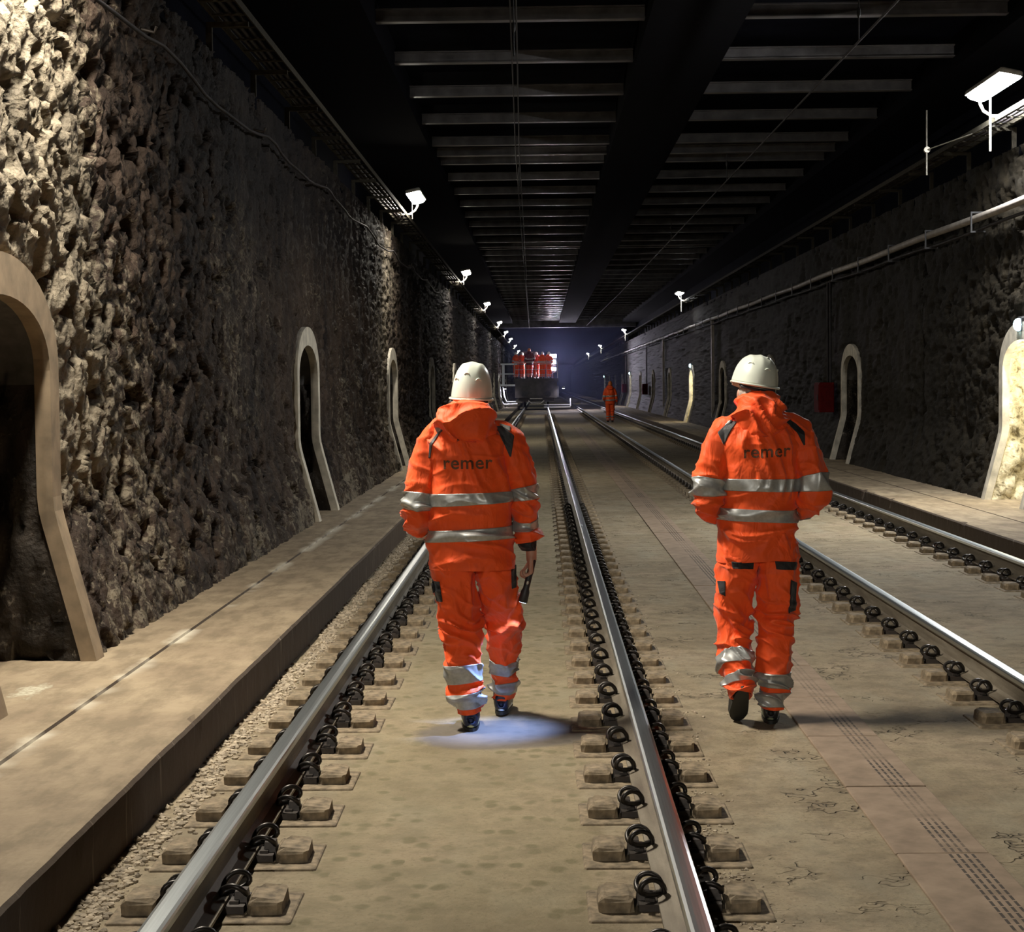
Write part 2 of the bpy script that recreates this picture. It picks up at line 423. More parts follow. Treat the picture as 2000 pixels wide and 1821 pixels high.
def mat_fabric(name, col, var=0.12):
    t = NT(name); v = t.mapc()
    n = t.noise(v, 5, 3)
    c = t.ramp(n, [(0.3, tuple(x * (1 - var) for x in col)), (0.7, tuple(min(1, x * (1 + var)) for x in col))])
    nn = t.bump(t.noise(v, 420, 2), 0.12, 0.002); nn = t.bump(t.noise(t.mapc((1, 1, 0.6)), 26, 3, 0.5), 0.25, 0.008, nn)
    nn = t.bump(t.noise(t.mapc((1.3, 1, 0.8)), 7.5, 3, 0.45, 1.2), 0.55, 0.04, nn)
    return t.done(c, 0.62, normal=nn, spec=0.35, sheen=0.15)
M['orange'] = mat_fabric('orange hi-vis cloth', (0.95, 0.098, 0.012))
M['dark_orange'] = mat_fabric('dark orange cloth', (0.7, 0.05, 0.01))  # deeper orange, worn as trousers with the maroon jacket
M['maroon'] = mat_fabric('maroon cloth', (0.12, 0.02, 0.03))
M['black_cloth'] = mat_fabric('black cloth', (0.012, 0.012, 0.014))
M['grey_panel'] = mat_fabric('charcoal panel cloth', (0.035, 0.036, 0.04))
def mat_reflect():
    t = NT('reflective tape'); v = t.mapc()
    n = t.noise(v, 60, 2)
    return t.done(t.ramp(n, [(0.3, (0.36, 0.37, 0.36)), (0.7, (0.46, 0.47, 0.46))]), 0.38, 0.45, t.bump(n, 0.08, 0.002))
M['tape'] = mat_reflect()
M['ink'] = simple('faded print', (0.13, 0.05, 0.022), 0.7, var=0.4, scale=60)
M['helmet'] = simple('pale helmet shell', (0.66, 0.7, 0.62), 0.28, var=0.07, scale=6, bump=0.03)
M['helmet_orange'] = simple('orange helmet shell', (0.7, 0.2, 0.05), 0.35, var=0.1)
M['skin'] = simple('skin', (0.45, 0.24, 0.17), 0.5, var=0.12, scale=20, bump=0.1)
M['hair'] = simple('grey hair', (0.34, 0.31, 0.27), 0.7, var=0.4, scale=60, bump=0.5)
M['hair_dark'] = simple('dark hair', (0.07, 0.05, 0.04), 0.7, var=0.4, scale=60, bump=0.5)
M['eye'] = simple('eye', (0.7, 0.7, 0.68), 0.2, var=0.05)
M['boot'] = simple('black boot leather', (0.016, 0.017, 0.018), 0.45, var=0.3)
M['boot_navy'] = simple('navy boot leather', (0.012, 0.018, 0.045), 0.45, var=0.3)
M['sole'] = simple('dark rubber sole', (0.02, 0.02, 0.016), 0.7)
M['sole_green'] = simple('green grey boot trim', (0.16, 0.18, 0.11), 0.6)
M['sole_yellow'] = simple('yellow boot trim', (0.6, 0.58, 0.25), 0.5)
M['sole_white'] = simple('pale blue boot trim', (0.5, 0.62, 0.72), 0.5)
M['galv'] = simple('galvanised steel', (0.5, 0.48, 0.42), 0.45, 0.5, var=0.25, scale=9)
M['cream_metal'] = simple('cream painted metal', (0.7, 0.66, 0.52), 0.5, 0.0, var=0.15)
M['white_metal'] = simple('white painted steel', (0.75, 0.78, 0.8), 0.4, 0.0, var=0.1)
M['tray'] = simple('dusty tray steel', (0.05, 0.045, 0.035), 0.8, 0.0, var=0.3, spec=0.1)
M['cable'] = simple('dusty black cable', (0.03, 0.026, 0.028), 0.6, var=0.5, scale=5, spec=0.2)
M['pipe'] = simple('dusty grey pipe', (0.3, 0.27, 0.24), 0.5, 0.1, var=0.3, scale=5)
M['wire'] = simple('copper contact wire', (0.035, 0.032, 0.034), 0.6, 0.3, var=0.2, spec=.2)
M['red'] = simple('red painted metal', (0.075, 0.003, 0.003), 0.7, var=0.2, spec=0.08)
M['dark_metal'] = simple('dark painted steel', (0.03, 0.03, 0.033), 0.5, 0.2, var=0.3)
M['wagon'] = simple('grimy wagon steel', (0.05, 0.045, 0.04), 0.6, 0.2, var=0.4, scale=3)
M['lamp_glow'] = emitter('lamp diffuser', (1.0, 0.93, 0.8), LAMP_STRENGTH)
M['lamp_glow_white'] = emitter('cool lamp diffuser', (0.95, 0.97, 1.0), LAMP_STRENGTH * .4)
M['lamp_glow_right'] = emitter('near right lamp diffuser', (0.97, 0.97, 0.95), 480.0)
M['lamp_glow_back'] = emitter('rear lamp diffuser', (1.0, 0.94, 0.84), 3000.0)
M['lamp_glow_near'] = emitter('near lamp diffuser', (1.0, 0.92, 0.78), NEAR_LAMP)
M['bulk_glow'] = emitter('bulkhead diffuser', (0.55, 0.9, 1.0), 7.0)
M['flood_glow'] = emitter('floodlight glass', (0.88, 0.82, 1.0), 900.0)
M['torch_glow'] = emitter('torch lens', (0.6, 0.75, 1.0), 4.0)

Y0, Y1 = -28.0, 330.0
KL, KR = -1.515, 4.245         # kerb faces
RAILS = [(-1.08, 'outer left rail'), (0.42, 'inner left rail'),
         (2.36, 'inner right rail'), (3.89, 'outer right rail')]

# ------------------------------------------------------------------ floor and walkways
mb = MB()
mb.add([(KL - .05, Y0, 0), (KR + .05, Y0, 0), (KR + .05, Y1, 0), (KL - .05, Y1, 0), (KL - .05, Y0, -.3), (KR + .05, Y0, -.3), (KR + .05, Y1, -.3), (KL - .05, Y1, -.3)],
       [(0, 1, 2, 3), (4, 7, 6, 5), (0, 4, 5, 1), (2, 6, 7, 3)])
tag(mb.build('floor', M['floor']), 'dusty concrete track slab between the two walkways', kind='structure')

def walkway(name, xk, xw, sgn, label):
    """kerb face at xk, running out under the wall to xw; worn edge"""
    ys = np.concatenate([np.arange(Y0, 4, 2.0), np.arange(4, 30, 0.06), np.arange(30, 80, 0.4), np.arange(80, Y1 + 1, 3.0)])
    prof = [(0.0, -0.02), (0.0, 0.10), (0.0, 0.20), (0.012, 0.214), (0.035, 0.22), (0.12, 0.22), (0.575, 0.22), (0.582, 0.206), (0.592, 0.206), (0.599, 0.22), (0.9, 0.22), (abs(xw - xk), 0.22)]
    V = np.zeros((len(ys), len(prof), 3))
    for j, (dx, z) in enumerate(prof):
        V[:, j, 0] = xk + sgn * dx; V[:, j, 1] = ys; V[:, j, 2] = z
    e = perlin(ys * 0.9, 3.3, sgn * 5.0) * 0.006 + perlin(ys * 9, 1.3, sgn) * 0.003
    chip = np.clip(perlin(ys * 2.6, 7.7, sgn * 2.0) - 0.42, 0, 1) * 0.12
    for j in (0, 1, 2, 3, 4): V[:, j, 0] += sgn * e
    for j in (2, 3, 4): V[:, j, 0] += sgn * chip; 
    for j in (2, 3): V[:, j, 2] -= chip * 0.7
    V[:, 10, 2] += perlin(ys * .7, 2, sgn) * .006
    n, m = len(ys), len(prof)
    idx = np.arange(n * m).reshape(n, m)
    F = np.stack([idx[:-1, :-1], idx[1:, :-1], idx[1:, 1:], idx[:-1, 1:]], -1).reshape(-1, 4)
    if sgn > 0: F = F[:, ::-1]
    o = link(name, np_mesh(name, V.reshape(-1, 3), F, False), M['walk'])
    tag(o, label, kind='structure')
walkway('walkway', KL, -3.6, -1, 'raised concrete walkway with chipped kerb beside the left track')
walkway('walkway', KR, 6.6, 1, 'raised concrete walkway along the right wall')

# ------------------------------------------------------------------ walls with refuge niches
NW, NF, NSPR, NAPX = 0.77, 0.165, 1.76, 0.36      # niche half width, frame width, spring height, rise
def wall_prof(z):
    return np.interp(z, [0.0, 0.22, 1.0, 1.1, 9], [0.03, 0.0, -0.205, -0.215, -0.215])     # added to the base distance (inwards positive)
WL, WR = -2.405, 5.345
def wall_x(side, z): 
    return (WL + wall_prof(z)) if side < 0 else (WR - wall_prof(z))
NICHE_L = [8.42, 19.5, 30.7, 41.8, 52.9, 64.0, 75.1, 86.2, 97.3, 108.4, 119.5, 130.6]
NICHE_R = [9.2, 20.33, 31.5, 42.6, 53.7, 64.8, 75.9, 87.0, 98.1, 109.2, 120.3, 131.4, 142.5, 153.6]
LIT_R = [20.33, 64.8, 109.2, 153.6]

def niche_hw(c): return NW
def niche_rise(c): return NAPX
def niche_outline(off, NW=NW, NAPX=NAPX, n=11):
    """(dy, z) from one foot round the arch to the other; off = offset outwards"""
    w = NW + off
    pts = [(-w, z) for z in np.linspace(0.2, NSPR, 22)]
    for k in range(1, 2 * n):
        a = PI - PI * k / (2 * n)
        pts.append((w * math.cos(a), NSPR + (NAPX + off * 1.25) * math.sin(a) ** 0.92))
    pts += [(w, z) for z in np.linspace(NSPR, 0.2, 22)]
    return pts
def in_niche(dy, z, off, NW=NW, NAPX=NAPX):
    w = NW + off
    t = np.clip(np.abs(dy) / w, 0, 1)
    top = NSPR + (NAPX + off * 1.25) * np.power(np.sqrt(np.clip(1 - t * t, 0, 1)), 0.92)
    return (np.abs(dy) < w) & (z < top)

def rock(y, z, seed, amp, plaster):
    """inward displacement of the rubble face; returns disp, tone"""
    wy = y + 0.16 * perlin(y * 1.9, z * 1.9, seed) + 0.05 * perlin(y * 7, z * 7, seed); wz = z + 0.16 * perlin(y * 1.9 + 40, z * 1.9, seed) + 0.05 * perlin(y * 7 + 9, z * 7, seed)
    F1, F2, cx, cy, dx, dy = voronoi(wy * 3.4, wz * 4.2 + 0.37 * np.sin(np.floor(wy * 3.4)))
    h = (vhash(cx, cy, 3 + seed) - 0.5) * 0.6 + dx * (vhash(cx, cy, 4) - 0.5) * 1.7 + dy * (vhash(cx, cy, 5) - 0.5) * 1.7
    edge = smooth(0.0, 0.16, F2 - F1)
    G1, G2, gx, gy, ex, ey = voronoi(wy * 9.5 + 3, wz * 9.5)
    h2 = (vhash(gx, gy, 8) - 0.5) + ex * (vhash(gx, gy, 9) - 0.5) * 2 + ey * (vhash(gx, gy, 10) - 0.5) * 2
    rg = 1 - np.abs(fbm(wy * 4.5, wz * 4.5, seed + 5.0, 5, 0.6)) * 3.0
    d = amp * (h * 0.85 - 0.8 * (1 - edge)) + amp * 0.12 * h2 + amp * 0.8 * (rg - .3) + amp * 0.75 * fbm(y * 12, z * 12, seed + 3.0, 4, .75) + 0.04 * fbm(y * 0.6, z * 0.6, seed, 3)
    pits = smooth(0.2, 0.42, perlin(wy * 4.6, wz * 4.6, seed + 9.0)) * amp * 2.4
    d = d - pits
    tone = np.clip(vhash(cx, cy, 6) * 0.8 + 0.2 * edge, 0, 1)
    if plaster is not None:
        pl = plaster(y, z)
        d = d * (1 - 0.8 * pl) + pl * (0.012 * fbm(y * 3, z * 3, seed + 1.0, 4) + 0.006)
        tone = tone * (1 - pl) + 0.45 * pl
    return d, tone

def build_wall(name, side, niches, amp, plaster, crust, mat, joints, ztop, label, seed, ycut):
    ys = [Y0]; 
    while ys[-1] < 125: ys.append(ys[-1] + (0.4 if ys[-1] < ycut - .5 else max(0.02, 0.00014 * ys[-1] ** 2)))
    while ys[-1] < Y1: ys.append(ys[-1] + 3.0)
    for jy in joints: ys += [jy - .03, jy - .012, jy + .012, jy + .03]
    ys = np.array(sorted(ys)); zs = np.concatenate([np.arange(0.17, ztop, 0.025), [ztop]])
    Y, Z = np.meshgrid(ys, zs, indexing='ij')
    d, tone = rock(Y, Z, seed, amp, plaster)
    d = d * smooth(-0.1, 0.5, Z) + 0.0
    for jy in joints: d = d - 0.10 * (1 - smooth(0.008, 0.03, np.abs(Y - jy - 0.02 * np.sin(Z * 1.3)))) * smooth(.3, .5, Z) * (1 - smooth(3.2, 3.6, Z))
    for c in niches:                                          # flatten under the frames
        k = in_niche(Y - c, Z, NF + 0.02, niche_hw(c), niche_rise(c)); k2 = in_niche(Y - c, Z, NF + 0.14, niche_hw(c), niche_rise(c))
        d = np.where(k, np.minimum(d, -0.02), np.where(k2, d * 0.5 - .005, d))
    X = wall_x(side, Z) + (d if side < 0 else -d)
    V = np.stack([X, Y, Z], -1).reshape(-1, 3)
    n, m = len(ys), len(zs); idx = np.arange(n * m).reshape(n, m)
    F = np.stack([idx[:-1, :-1], idx[1:, :-1], idx[1:, 1:], idx[:-1, 1:]], -1)
    cy = 0.25 * (Y[:-1, :-1] + Y[1:, :-1] + Y[1:, 1:] + Y[:-1, 1:]); cz = 0.25 * (Z[:-1, :-1] + Z[1:, :-1] + Z[1:, 1:] + Z[:-1, 1:])
    keep = np.ones(cy.shape, bool)
    for c in niches: keep &= ~in_niche(cy - c, cz, 0.065, niche_hw(c), niche_rise(c))
    F = F[keep].reshape(-1, 4)
    if side > 0: F = F[:, ::-1]
    me = np_mesh(name, V, F, True)
    at = me.attributes.new('tone', 'FLOAT', 'POINT'); at.data.foreach_set('value', tone.astype(np.float32).ravel())
    cr = crust(Y, Z); at = me.attributes.new('crust', 'FLOAT', 'POINT'); at.data.foreach_set('value', cr.astype(np.float32).ravel())
    soot_shade = (smooth(2.4, 3.6, Z + .3 * perlin(Y * .8, Z * .8, 3.0)) * smooth(10.5, 13.5, Y) * (1 - .85 * np.exp(-((Y - 30.2) / 2.0) ** 2)) * .9) if side < 0 else .5 * smooth(2.2, 3.2, Z) * smooth(21, 24, Y)  # upper-wall soot, kept off lamp-lit stretches: light falloff painted into the colour
    at = me.attributes.new('soot', 'FLOAT', 'POINT'); at.data.foreach_set('value', soot_shade.astype(np.float32).ravel())
    return tag(link(name, me, mat), label, kind='structure')

pl_left = lambda y, z: np.clip(smooth(12.5, 15.5, y) * (0.35 + 0.5 * smooth(-.1, .3, perlin(y * .8, z * .8, 4.0))) * smooth(0.9, 1.3, z)
                               + (1 - smooth(0.7, 1.05, z)) * 0.45 * smooth(-.2, .2, perlin(y * 1.5, z * 2.5, 6.0)), 0, .9)
pl_right = lambda y, z: np.clip(0.55 + 0.5 * smooth(-.1, .3, perlin(y * .6, z * .6, 14.0)) * smooth(24, 27, y) + (1 - smooth(22, 25, y)) * -.35, 0.15, .95)
build_wall('wall_left', -1, NICHE_L, 0.05, pl_left, lambda y, z: np.clip(1.15 * (1 - smooth(9.3, 12.5, y + .35 * z)) * smooth(.5, 1.6, z) + .3 * np.exp(-((y - 30) / 2.2) ** 2) + .22 + .25 * (1 - smooth(.3, .9, z)), 0, 1.2), M['wall_left'], [14.02], 4.36, 'rough rubble masonry wall on the left, pale limescale crust near the camera', 1.0, 7.8)  # limescale near the camera; light pool of the nearest visible lamp painted as crust
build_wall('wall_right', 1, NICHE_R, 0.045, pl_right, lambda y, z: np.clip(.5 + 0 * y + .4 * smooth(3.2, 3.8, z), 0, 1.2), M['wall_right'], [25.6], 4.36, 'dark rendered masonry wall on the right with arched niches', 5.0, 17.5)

# ledges and set-back upper walls, all soot black
for side, nm in ((-1, 'wall_left'), (1, 'wall_right')):
    xw = wall_x(side, 4.0); mb = MB()
    mb.box((xw + side * 0.42, (Y0 + Y1) / 2, 4.31), (0.8, Y1 - Y0, 0.1))
    mb.box((xw + side * 0.75, (Y0 + Y1) / 2, 5.2), (0.16, Y1 - Y0, 1.8))
    tag(mb.build(nm + '_upper', M['soot']), 'soot blackened ledge and upper wall above the masonry', kind='structure')

def niche(side, yc, lit, k):
    name = 'refuge_niche'
    root = empty(name, (0, yc, 0))
    tag(root, ('lit arched refuge niche with whitewashed rubble lining' if lit else 'dark arched refuge niche') + ', number %d along the %s wall' % (k + 1, 'left' if side < 0 else 'right'),
        'niche', 'refuge niches in the %s wall' % ('left' if side < 0 else 'right'), 'structure')
    NW, NAPX = niche_hw(yc if side < 0 else None), niche_rise(yc if side < 0 else None)
    inn, out = niche_outline(0.0, NW, NAPX), niche_outline(NF, NW, NAPX)
    s = side; V = []; F = []; n = len(inn)
    for (a, za), (b, zb) in zip(inn, out):
        xa, xb = float(wall_x(s, za)), float(wall_x(s, zb))
        V += [(xa + s * 0.05, a, za), (xa - s * 0.035, a, za), (xb - s * 0.035, b, zb), (xb + s * 0.10, b, zb)]
    for i in range(n - 1):
        for j in range(3):
            q = (i * 4 + j, i * 4 + j + 1, i * 4 + j + 5, i * 4 + j + 4)
            F.append(q if s > 0 else q[::-1])
    mb = MB(); mb.add(V, F)
    o = mb.build('arch_frame', M['arch_brown'] if (s < 0 and k == 0) else M['arch'], root)
    # recess: tunnel of rubble going into the wall plus a back wall
    o2 = niche_outline(0.012, NW, NAPX); P = np.array(o2); nd = 26
    deps = np.linspace(0.03, 0.86, nd)
    A, B = np.meshgrid(P[:, 0], deps, indexing='ij'); Zz = np.repeat(P[:, 1][:, None], nd, 1)
    arc = np.concatenate([[0], np.cumsum(np.hypot(np.diff(P[:, 0]), np.diff(P[:, 1])))])
    D, tone = rock(B * 1.0 + yc * 3.1, np.repeat(arc[:, None], nd, 1), 20.0 + s, 0.05, None)
    cap = smooth(NSPR - .08, NSPR + .02, Zz)
    D = D * (1 - cap * 0.9) * smooth(0.04, 0.12, B)
    D = np.clip(D, -0.08, 0.04)
    nx = np.where(np.abs(P[:, 0]) > NW * 0.9, -np.sign(P[:, 0]), 0.0)[:, None]
    Yv = A + nx * D; Xv = wall_x(s, np.full_like(B, 1.5)) + s * B
    Xv = np.where(B < 0.2, wall_x(s, Zz) + s * B, Xv)
    base = wall_x(s, Zz); Xv = base + (wall_x(s, 1.5) + s * 0.86 - base) * ((B - 0.03) / 0.83) + s * 0.03 * (1 - (B - 0.03) / 0.83)
    V = np.stack([Xv, Yv, Zz], -1); m1, m2 = V.shape[:2]
    idx = np.arange(m1 * m2).reshape(m1, m2)
    F = np.stack([idx[:-1, :-1], idx[1:, :-1], idx[1:, 1:], idx[:-1, 1:]], -1).reshape(-1, 4)
    mi = (cap[:-1, :-1].reshape(-1) > .5).astype(int)
    V = V.reshape(-1, 3); tone = tone.reshape(-1)
    by = np.linspace(-NW - .05, NW + .05, 34); bz = np.linspace(0.18, NSPR + NAPX + .05, 70)
    BY, BZ = np.meshgrid(by, bz, indexing='ij'); bd, bt = rock(BY + yc, BZ, 30.0, 0.05, None)
    BX = wall_x(s, 1.5) + s * (0.84 - bd)
    b0 = len(V); V = np.concatenate([V, np.stack([BX, BY, BZ], -1).reshape(-1, 3)]); tone = np.concatenate([tone, bt.reshape(-1)])
    idx = b0 + np.arange(34 * 70).reshape(34, 70)
    F2 = np.stack([idx[:-1, :-1], idx[1:, :-1], idx[1:, 1:], idx[:-1, 1:]], -1).reshape(-1, 4)
    F = np.concatenate([F, F2]); mi = np.concatenate([mi, np.zeros(len(F2), int)])
    me = np_mesh('recess', V, F, True, mi)
    at = me.attributes.new('tone', 'FLOAT', 'POINT'); at.data.foreach_set('value', tone.astype(np.float32))
    at = me.attributes.new('crust', 'FLOAT', 'POINT'); at.data.foreach_set('value', np.full(len(V), .55, np.float32))
    link('recess', me, [M['niche_white'] if lit else M['niche_dark'], M['niche_white'] if lit else M['niche_plaster']], root)
    return root
for k, y in enumerate(NICHE_L): niche(-1, y, False, k)
for k, y in enumerate(NICHE_R): niche(1, y, y in LIT_R, k)

# bulkhead lamps over the lit niches
def bulkhead(yc, k):
    x = float(wall_x(1, 2.3)); root = empty('bulkhead_lamp', (x, yc, 2.30))
    tag(root, 'small blue-white bulkhead lamp over the %s lit niche on the right' % ['nearest', 'second', 'third', 'farthest'][k], 'lamp', 'niche lamps on the right wall')
    mb = MB(); mb.bbox((0, 0, 0), (0.09, 0.22, 0.17), 0.02, rot=None); mb.build('housing', M['dark_metal'], root)
    mb = MB(); mb.ellipsoid((-0.055, 0, -0.01), (0.055, 0.095, 0.075)); mb.build('diffuser', M['bulk_glow'], root)
    L = bpy.data.lights.new('niche_light', 'POINT'); L.energy = LIT_NICHE; L.color = (1.0, 0.95, 0.72); L.shadow_soft_size = 0.05
    lo = bpy.data.objects.new('niche_light', L); COL.objects.link(lo); lo.parent = root; lo.location = (0.34, -0.1, -0.42)
    mb = MB(); mb.ellipsoid((0.34, -0.1, -0.33), (0.05, 0.05, 0.03)); mb.build('inner_lamp', M['cream_metal'], root)
for k, y in enumerate(LIT_R): bulkhead(y, k)

# ------------------------------------------------------------------ ceiling
CZ = 5.86
mb = MB()
mb.box((1.47, (Y0 + 112) / 2, CZ + 0.15), (9.2, 112 - Y0, 0.1))
mb.box((1.47, (112 + Y1) / 2, 5.42), (9.2, Y1 - 112, 0.1))
tag(mb.build('ceiling', M['soot']), 'soot black tunnel roof slab', kind='structure')
mb = MB(); mb.box((1.47, 112.2, 5.65), (9.2, 0.5, 0.75))
tag(mb.build('ceiling_downstand', M['beam']), 'roof downstand where the tunnel gets lower', kind='structure')
for x0, x1, lab in ((-3.4, -1.8, 'left edge'), (1.19, 2.23, 'middle'), (5.2, 6.3, 'right edge')):
    mb = MB(); mb.box(((x0 + x1) / 2, (Y0 + 112) / 2, CZ - 0.05), (x1 - x0, 112 - Y0, 0.5))
    tag(mb.build('ceiling_girder', M['girder']), 'black longitudinal roof girder at the %s of the roof' % lab, kind='structure', group='roof girders')
def ibeam(x0, x1):
    mb = MB()
    c = (x0 + x1) / 2; L = x1 - x0
    mb.box((c, 0, -0.065), (L, 0.012, 0.13)); mb.box((c, 0, -0.135), (L, 0.13, 0.014)); mb.box((c, 0, 0.0), (L, 0.13, 0.014))
    return mb
bl = ibeam(-1.85, 1.22).build('ceiling_beam', M['beam']); br = ibeam(2.2, 5.25).build('ceiling_beam', M['beam'])
ords = lambda n: '%d%s' % (n, 'th' if 10 <= n % 100 <= 20 else {1: 'st', 2: 'nd', 3: 'rd'}.get(n % 10, 'th'))
bys = [-3.0 + 2.52 * i for i in range(46)]; bys = [y for y in bys if y > 11] + [31.1, 51.7]; bys.sort()
first = True; nvis = 0
for y in bys:
    if y > 19: nvis += 1
    for src, lab in ((bl, 'left'), (br, 'right')):
        o = src if first else src.copy()
        if not first: COL.objects.link(o)
        o.location = (0, y, CZ - 0.02)
        tag(o, 'grey transverse steel roof beam over the %s track, %s from the near end' % (lab, ords(max(nvis, 1))), kind='structure', group='roof beams over the %s track' % lab)
    first = False

# ------------------------------------------------------------------ rails and fastenings
def rail_mesh(x):
    half = [(0.070, 0.0), (0.070, 0.011), (0.030, 0.021), (0.011, 0.034), (0.008, 0.06), (0.008, 0.10), (0.012, 0.116), (0.033, 0.124), (0.0355, 0.130), (0.0355, 0.148), (0.032, 0.155), (0.022, 0.1582), (0.010, 0.159)]
    prof = half + [(-a, b) for a, b in reversed(half)]
    n = len(prof); ys = [Y0] + list(np.arange(0, 120, 10.0)) + [Y1]
    V = np.array([[(a, y, b + 0.031) for a, b in prof] for y in ys]).reshape(-1, 3)
    F = []; mi = []
    for k in range(len(ys) - 1):
        for i in range(n):
            j = (i + 1) % n; F.append((k * n + i, k * n + n + i, k * n + n + j, k * n + j)); mi.append(1 if 8 <= i < n - 9 else 0)
    F = np.array(F)[:, ::-1]
    me = np_mesh('rail', V, F, False, mi)
    o = link('rail', me, [M['rail_web'], M['rail_head']])
    o.location = (x, 0, 0); return o
for (x, lab) in RAILS:
    tag(rail_mesh(x), 'steel rail with polished head and rusty web, ' + lab + ' of the four', 'rail', 'running rails')

def clip_pts(s):
    P = [(.125, .02, .05), (.137, -.02, .056), (.138, -.05, .075), (.122, -.062, .098), (.095, -.06, .108), (.066, -.052, .095), (.05, -.03, .068), (.052, .0, .053), (.075, .03, .05), (.11, .055, .058), (.132, .07, .08), (.122, .07, .112), (.095, .06, .126), (.068, .05, .115), (.05, .04, .085), (.046, .02, .055)]
    # smooth it
    out = []
    for i in range(len(P) - 1):
        p0, p1, p2, p3 = [np.array(P[min(max(i + k, 0), len(P) - 1)]) for k in (-1, 0, 1, 2)]
        for t in (0, .34, .67):
            out.append(.5 * ((2 * p1) + (-p0 + p2) * t + (2 * p0 - 5 * p1 + 4 * p2 - p3) * t * t + (-p0 + 3 * p1 - 3 * p2 + p3) * t ** 3))
    out.append(np.array(P[-1]))
    return [(s * (p[0] * .92 + .004), p[1] * s, .05 + (p[2] - .05) * .72) for p in out]
def jitter(o, amp):
    for v in o.data.vertices:
        v.co += Vector((random.uniform(-amp, amp), random.uniform(-amp, amp), random.uniform(-amp, amp)))
def fastening_full():
    root = empty('rail_fastening')
    mb = MB(); mb.bbox((0, 0, -0.02), (0.58, 0.34, 0.056), 0.008); mb.build('block', M['block'], root)
    mb = MB(); mb.box((0, 0, 0.02), (0.26, 0.16, 0.022)); mb.build('baseplate', M['iron'], root)
    for s in (-1, 1):
        mb = MB(); mb.bbox((s * 0.198, 0, 0.030), (0.112, 0.18, 0.05), 0.014)
        o = mb.build('concrete_lug', M['block'], root); jitter(o, 0.0055)
        mb = MB(); mb.box((s * 0.112, 0, 0.04), (0.045, 0.07, 0.05), taper=.2); mb.box((s * 0.094, 0, 0.03), (0.03, 0.10, 0.02)); mb.build('shoulder', M['iron'], root)
        mb = MB(); mb.tube(clip_pts(s), 0.0092, 7); mb.build('spring_clip', M['clip'], root)
    return root
def fastening_simple(mb, x, y, lod):
    mb.box((x, y, -0.02), (0.58, 0.34, 0.054), 0)
    for s in (-1, 1):
        mb.box((x + s * 0.198, y, 0.030), (0.112, 0.18, 0.05), 0, taper=.12)
        mb.box((x + s * 0.09, y, 0.06), (0.05, 0.12, 0.07), 1, taper=.3)
proto = fastening_full()
mbs = MB(); fastening_simple(mbs, 0, 0, 1); proto_s = mbs.build('rail_fastening', [M['block'], M['iron']])
used_f = used_s = False
STEP, F0 = 0.597, 5.49
firstk = [-0, 0, 4, 13]
rest = MB()
for (x, lab), k0 in zip(RAILS, firstk):
    for i in range(-2, 150):
        y = F0 + STEP * (k0 + i)
        if y > 112: break
        if i < 75:
            if i < 30:
                o = copy_tree(proto) if used_f else proto; used_f = True
            else:
                o = proto_s.copy() if used_s else proto_s
                if used_s: COL.objects.link(o)
                used_s = True
            if i < 0:
                if k0 == 0: o.location = (x, y, 0)
                else: o.location = (x, y, 0)
            o.location = (x, y, 0)
            o.rotation_euler = (0, 0, random.uniform(-.012, .012))
            n = i + 1 if i >= 0 else 0
            t = 'concrete block with two spring clips, %s along the %s' % (ords(n), lab) if i >= 0 else 'concrete block with clips out of view, %s before the first on the %s' % ('two' if i == -2 else 'one', lab)
            tag(o, t, 'rail fastening', 'rail fastenings along the ' + lab)
        else:
            fastening_simple(rest, x, y, 2)
tag(rest.build('rail_fastenings_far', [M['block'], M['iron']]), 'tiny far rail fastenings merging into a dark row along the rails', 'rail fastenings', None, 'stuff')

# ------------------------------------------------------------------ drain covers between the tracks
mb = MB(); mb.bbox((0, 0, -0.008), (0.328, 1.008, 0.03), 0.004); cov = mb.build('drain_cover', M['cover'])
for i in range(62):
    o = cov if i == 0 else cov.copy()
    if i: COL.objects.link(o)
    y = 4.55 + 1.018 * i
    o.location = (1.388, y, 0.002 + random.uniform(-.002, .002)); o.rotation_euler = (0, 0, random.uniform(-.004, .004))
    tag(o, 'slotted concrete drain cover between the tracks, %s from the near end' % ords(i + 1), 'drain cover', 'drain covers between the tracks')

# ------------------------------------------------------------------ gravel
def gravel(name, n, fx, label):
    bm = bmesh.new(); bmesh.ops.create_icosphere(bm, subdivisions=1, radius=1.0)
    bv = np.array([v.co[:] for v in bm.verts]); bf = np.array([[v.index for v in f.verts] for f in bm.faces]); bm.free()
    P = fx(n)
    s = RNG.uniform(0.4, 1.0, n) ** 1.5 * P[:, 3]
    V = bv[None] * (1 + RNG.uniform(-.3, .3, (n, len(bv), 1))) * (s[:, None, None] * np.stack([RNG.uniform(.7, 1.3, n), RNG.uniform(.7, 1.3, n), RNG.uniform(.5, .9, n)], -1)[:, None])
    V = V + P[:, None, :3] + np.array([0, 0, .2])[None, None] * s[:, None, None]
    F = bf[None] + (np.arange(n) * len(bv))[:, None, None]
    o = link(name, np_mesh(name, V.reshape(-1, 3), F.reshape(-1, 3), False), M['gravel'])
    tag(o, label, 'gravel', None, 'stuff')
def gx(n):
    y = 4.2 + 30 * RNG.uniform(0, 1, n) ** 1.7
    x = -1.43 + RNG.normal(0, 0.036, n) + .012 * np.sin(y * 3)
    return np.stack([np.maximum(x, -1.5), y, np.zeros(n), np.full(n, .017)], -1)
gravel('gravel', 5200, gx, 'pale loose gravel in the gutter between the left kerb and rail')
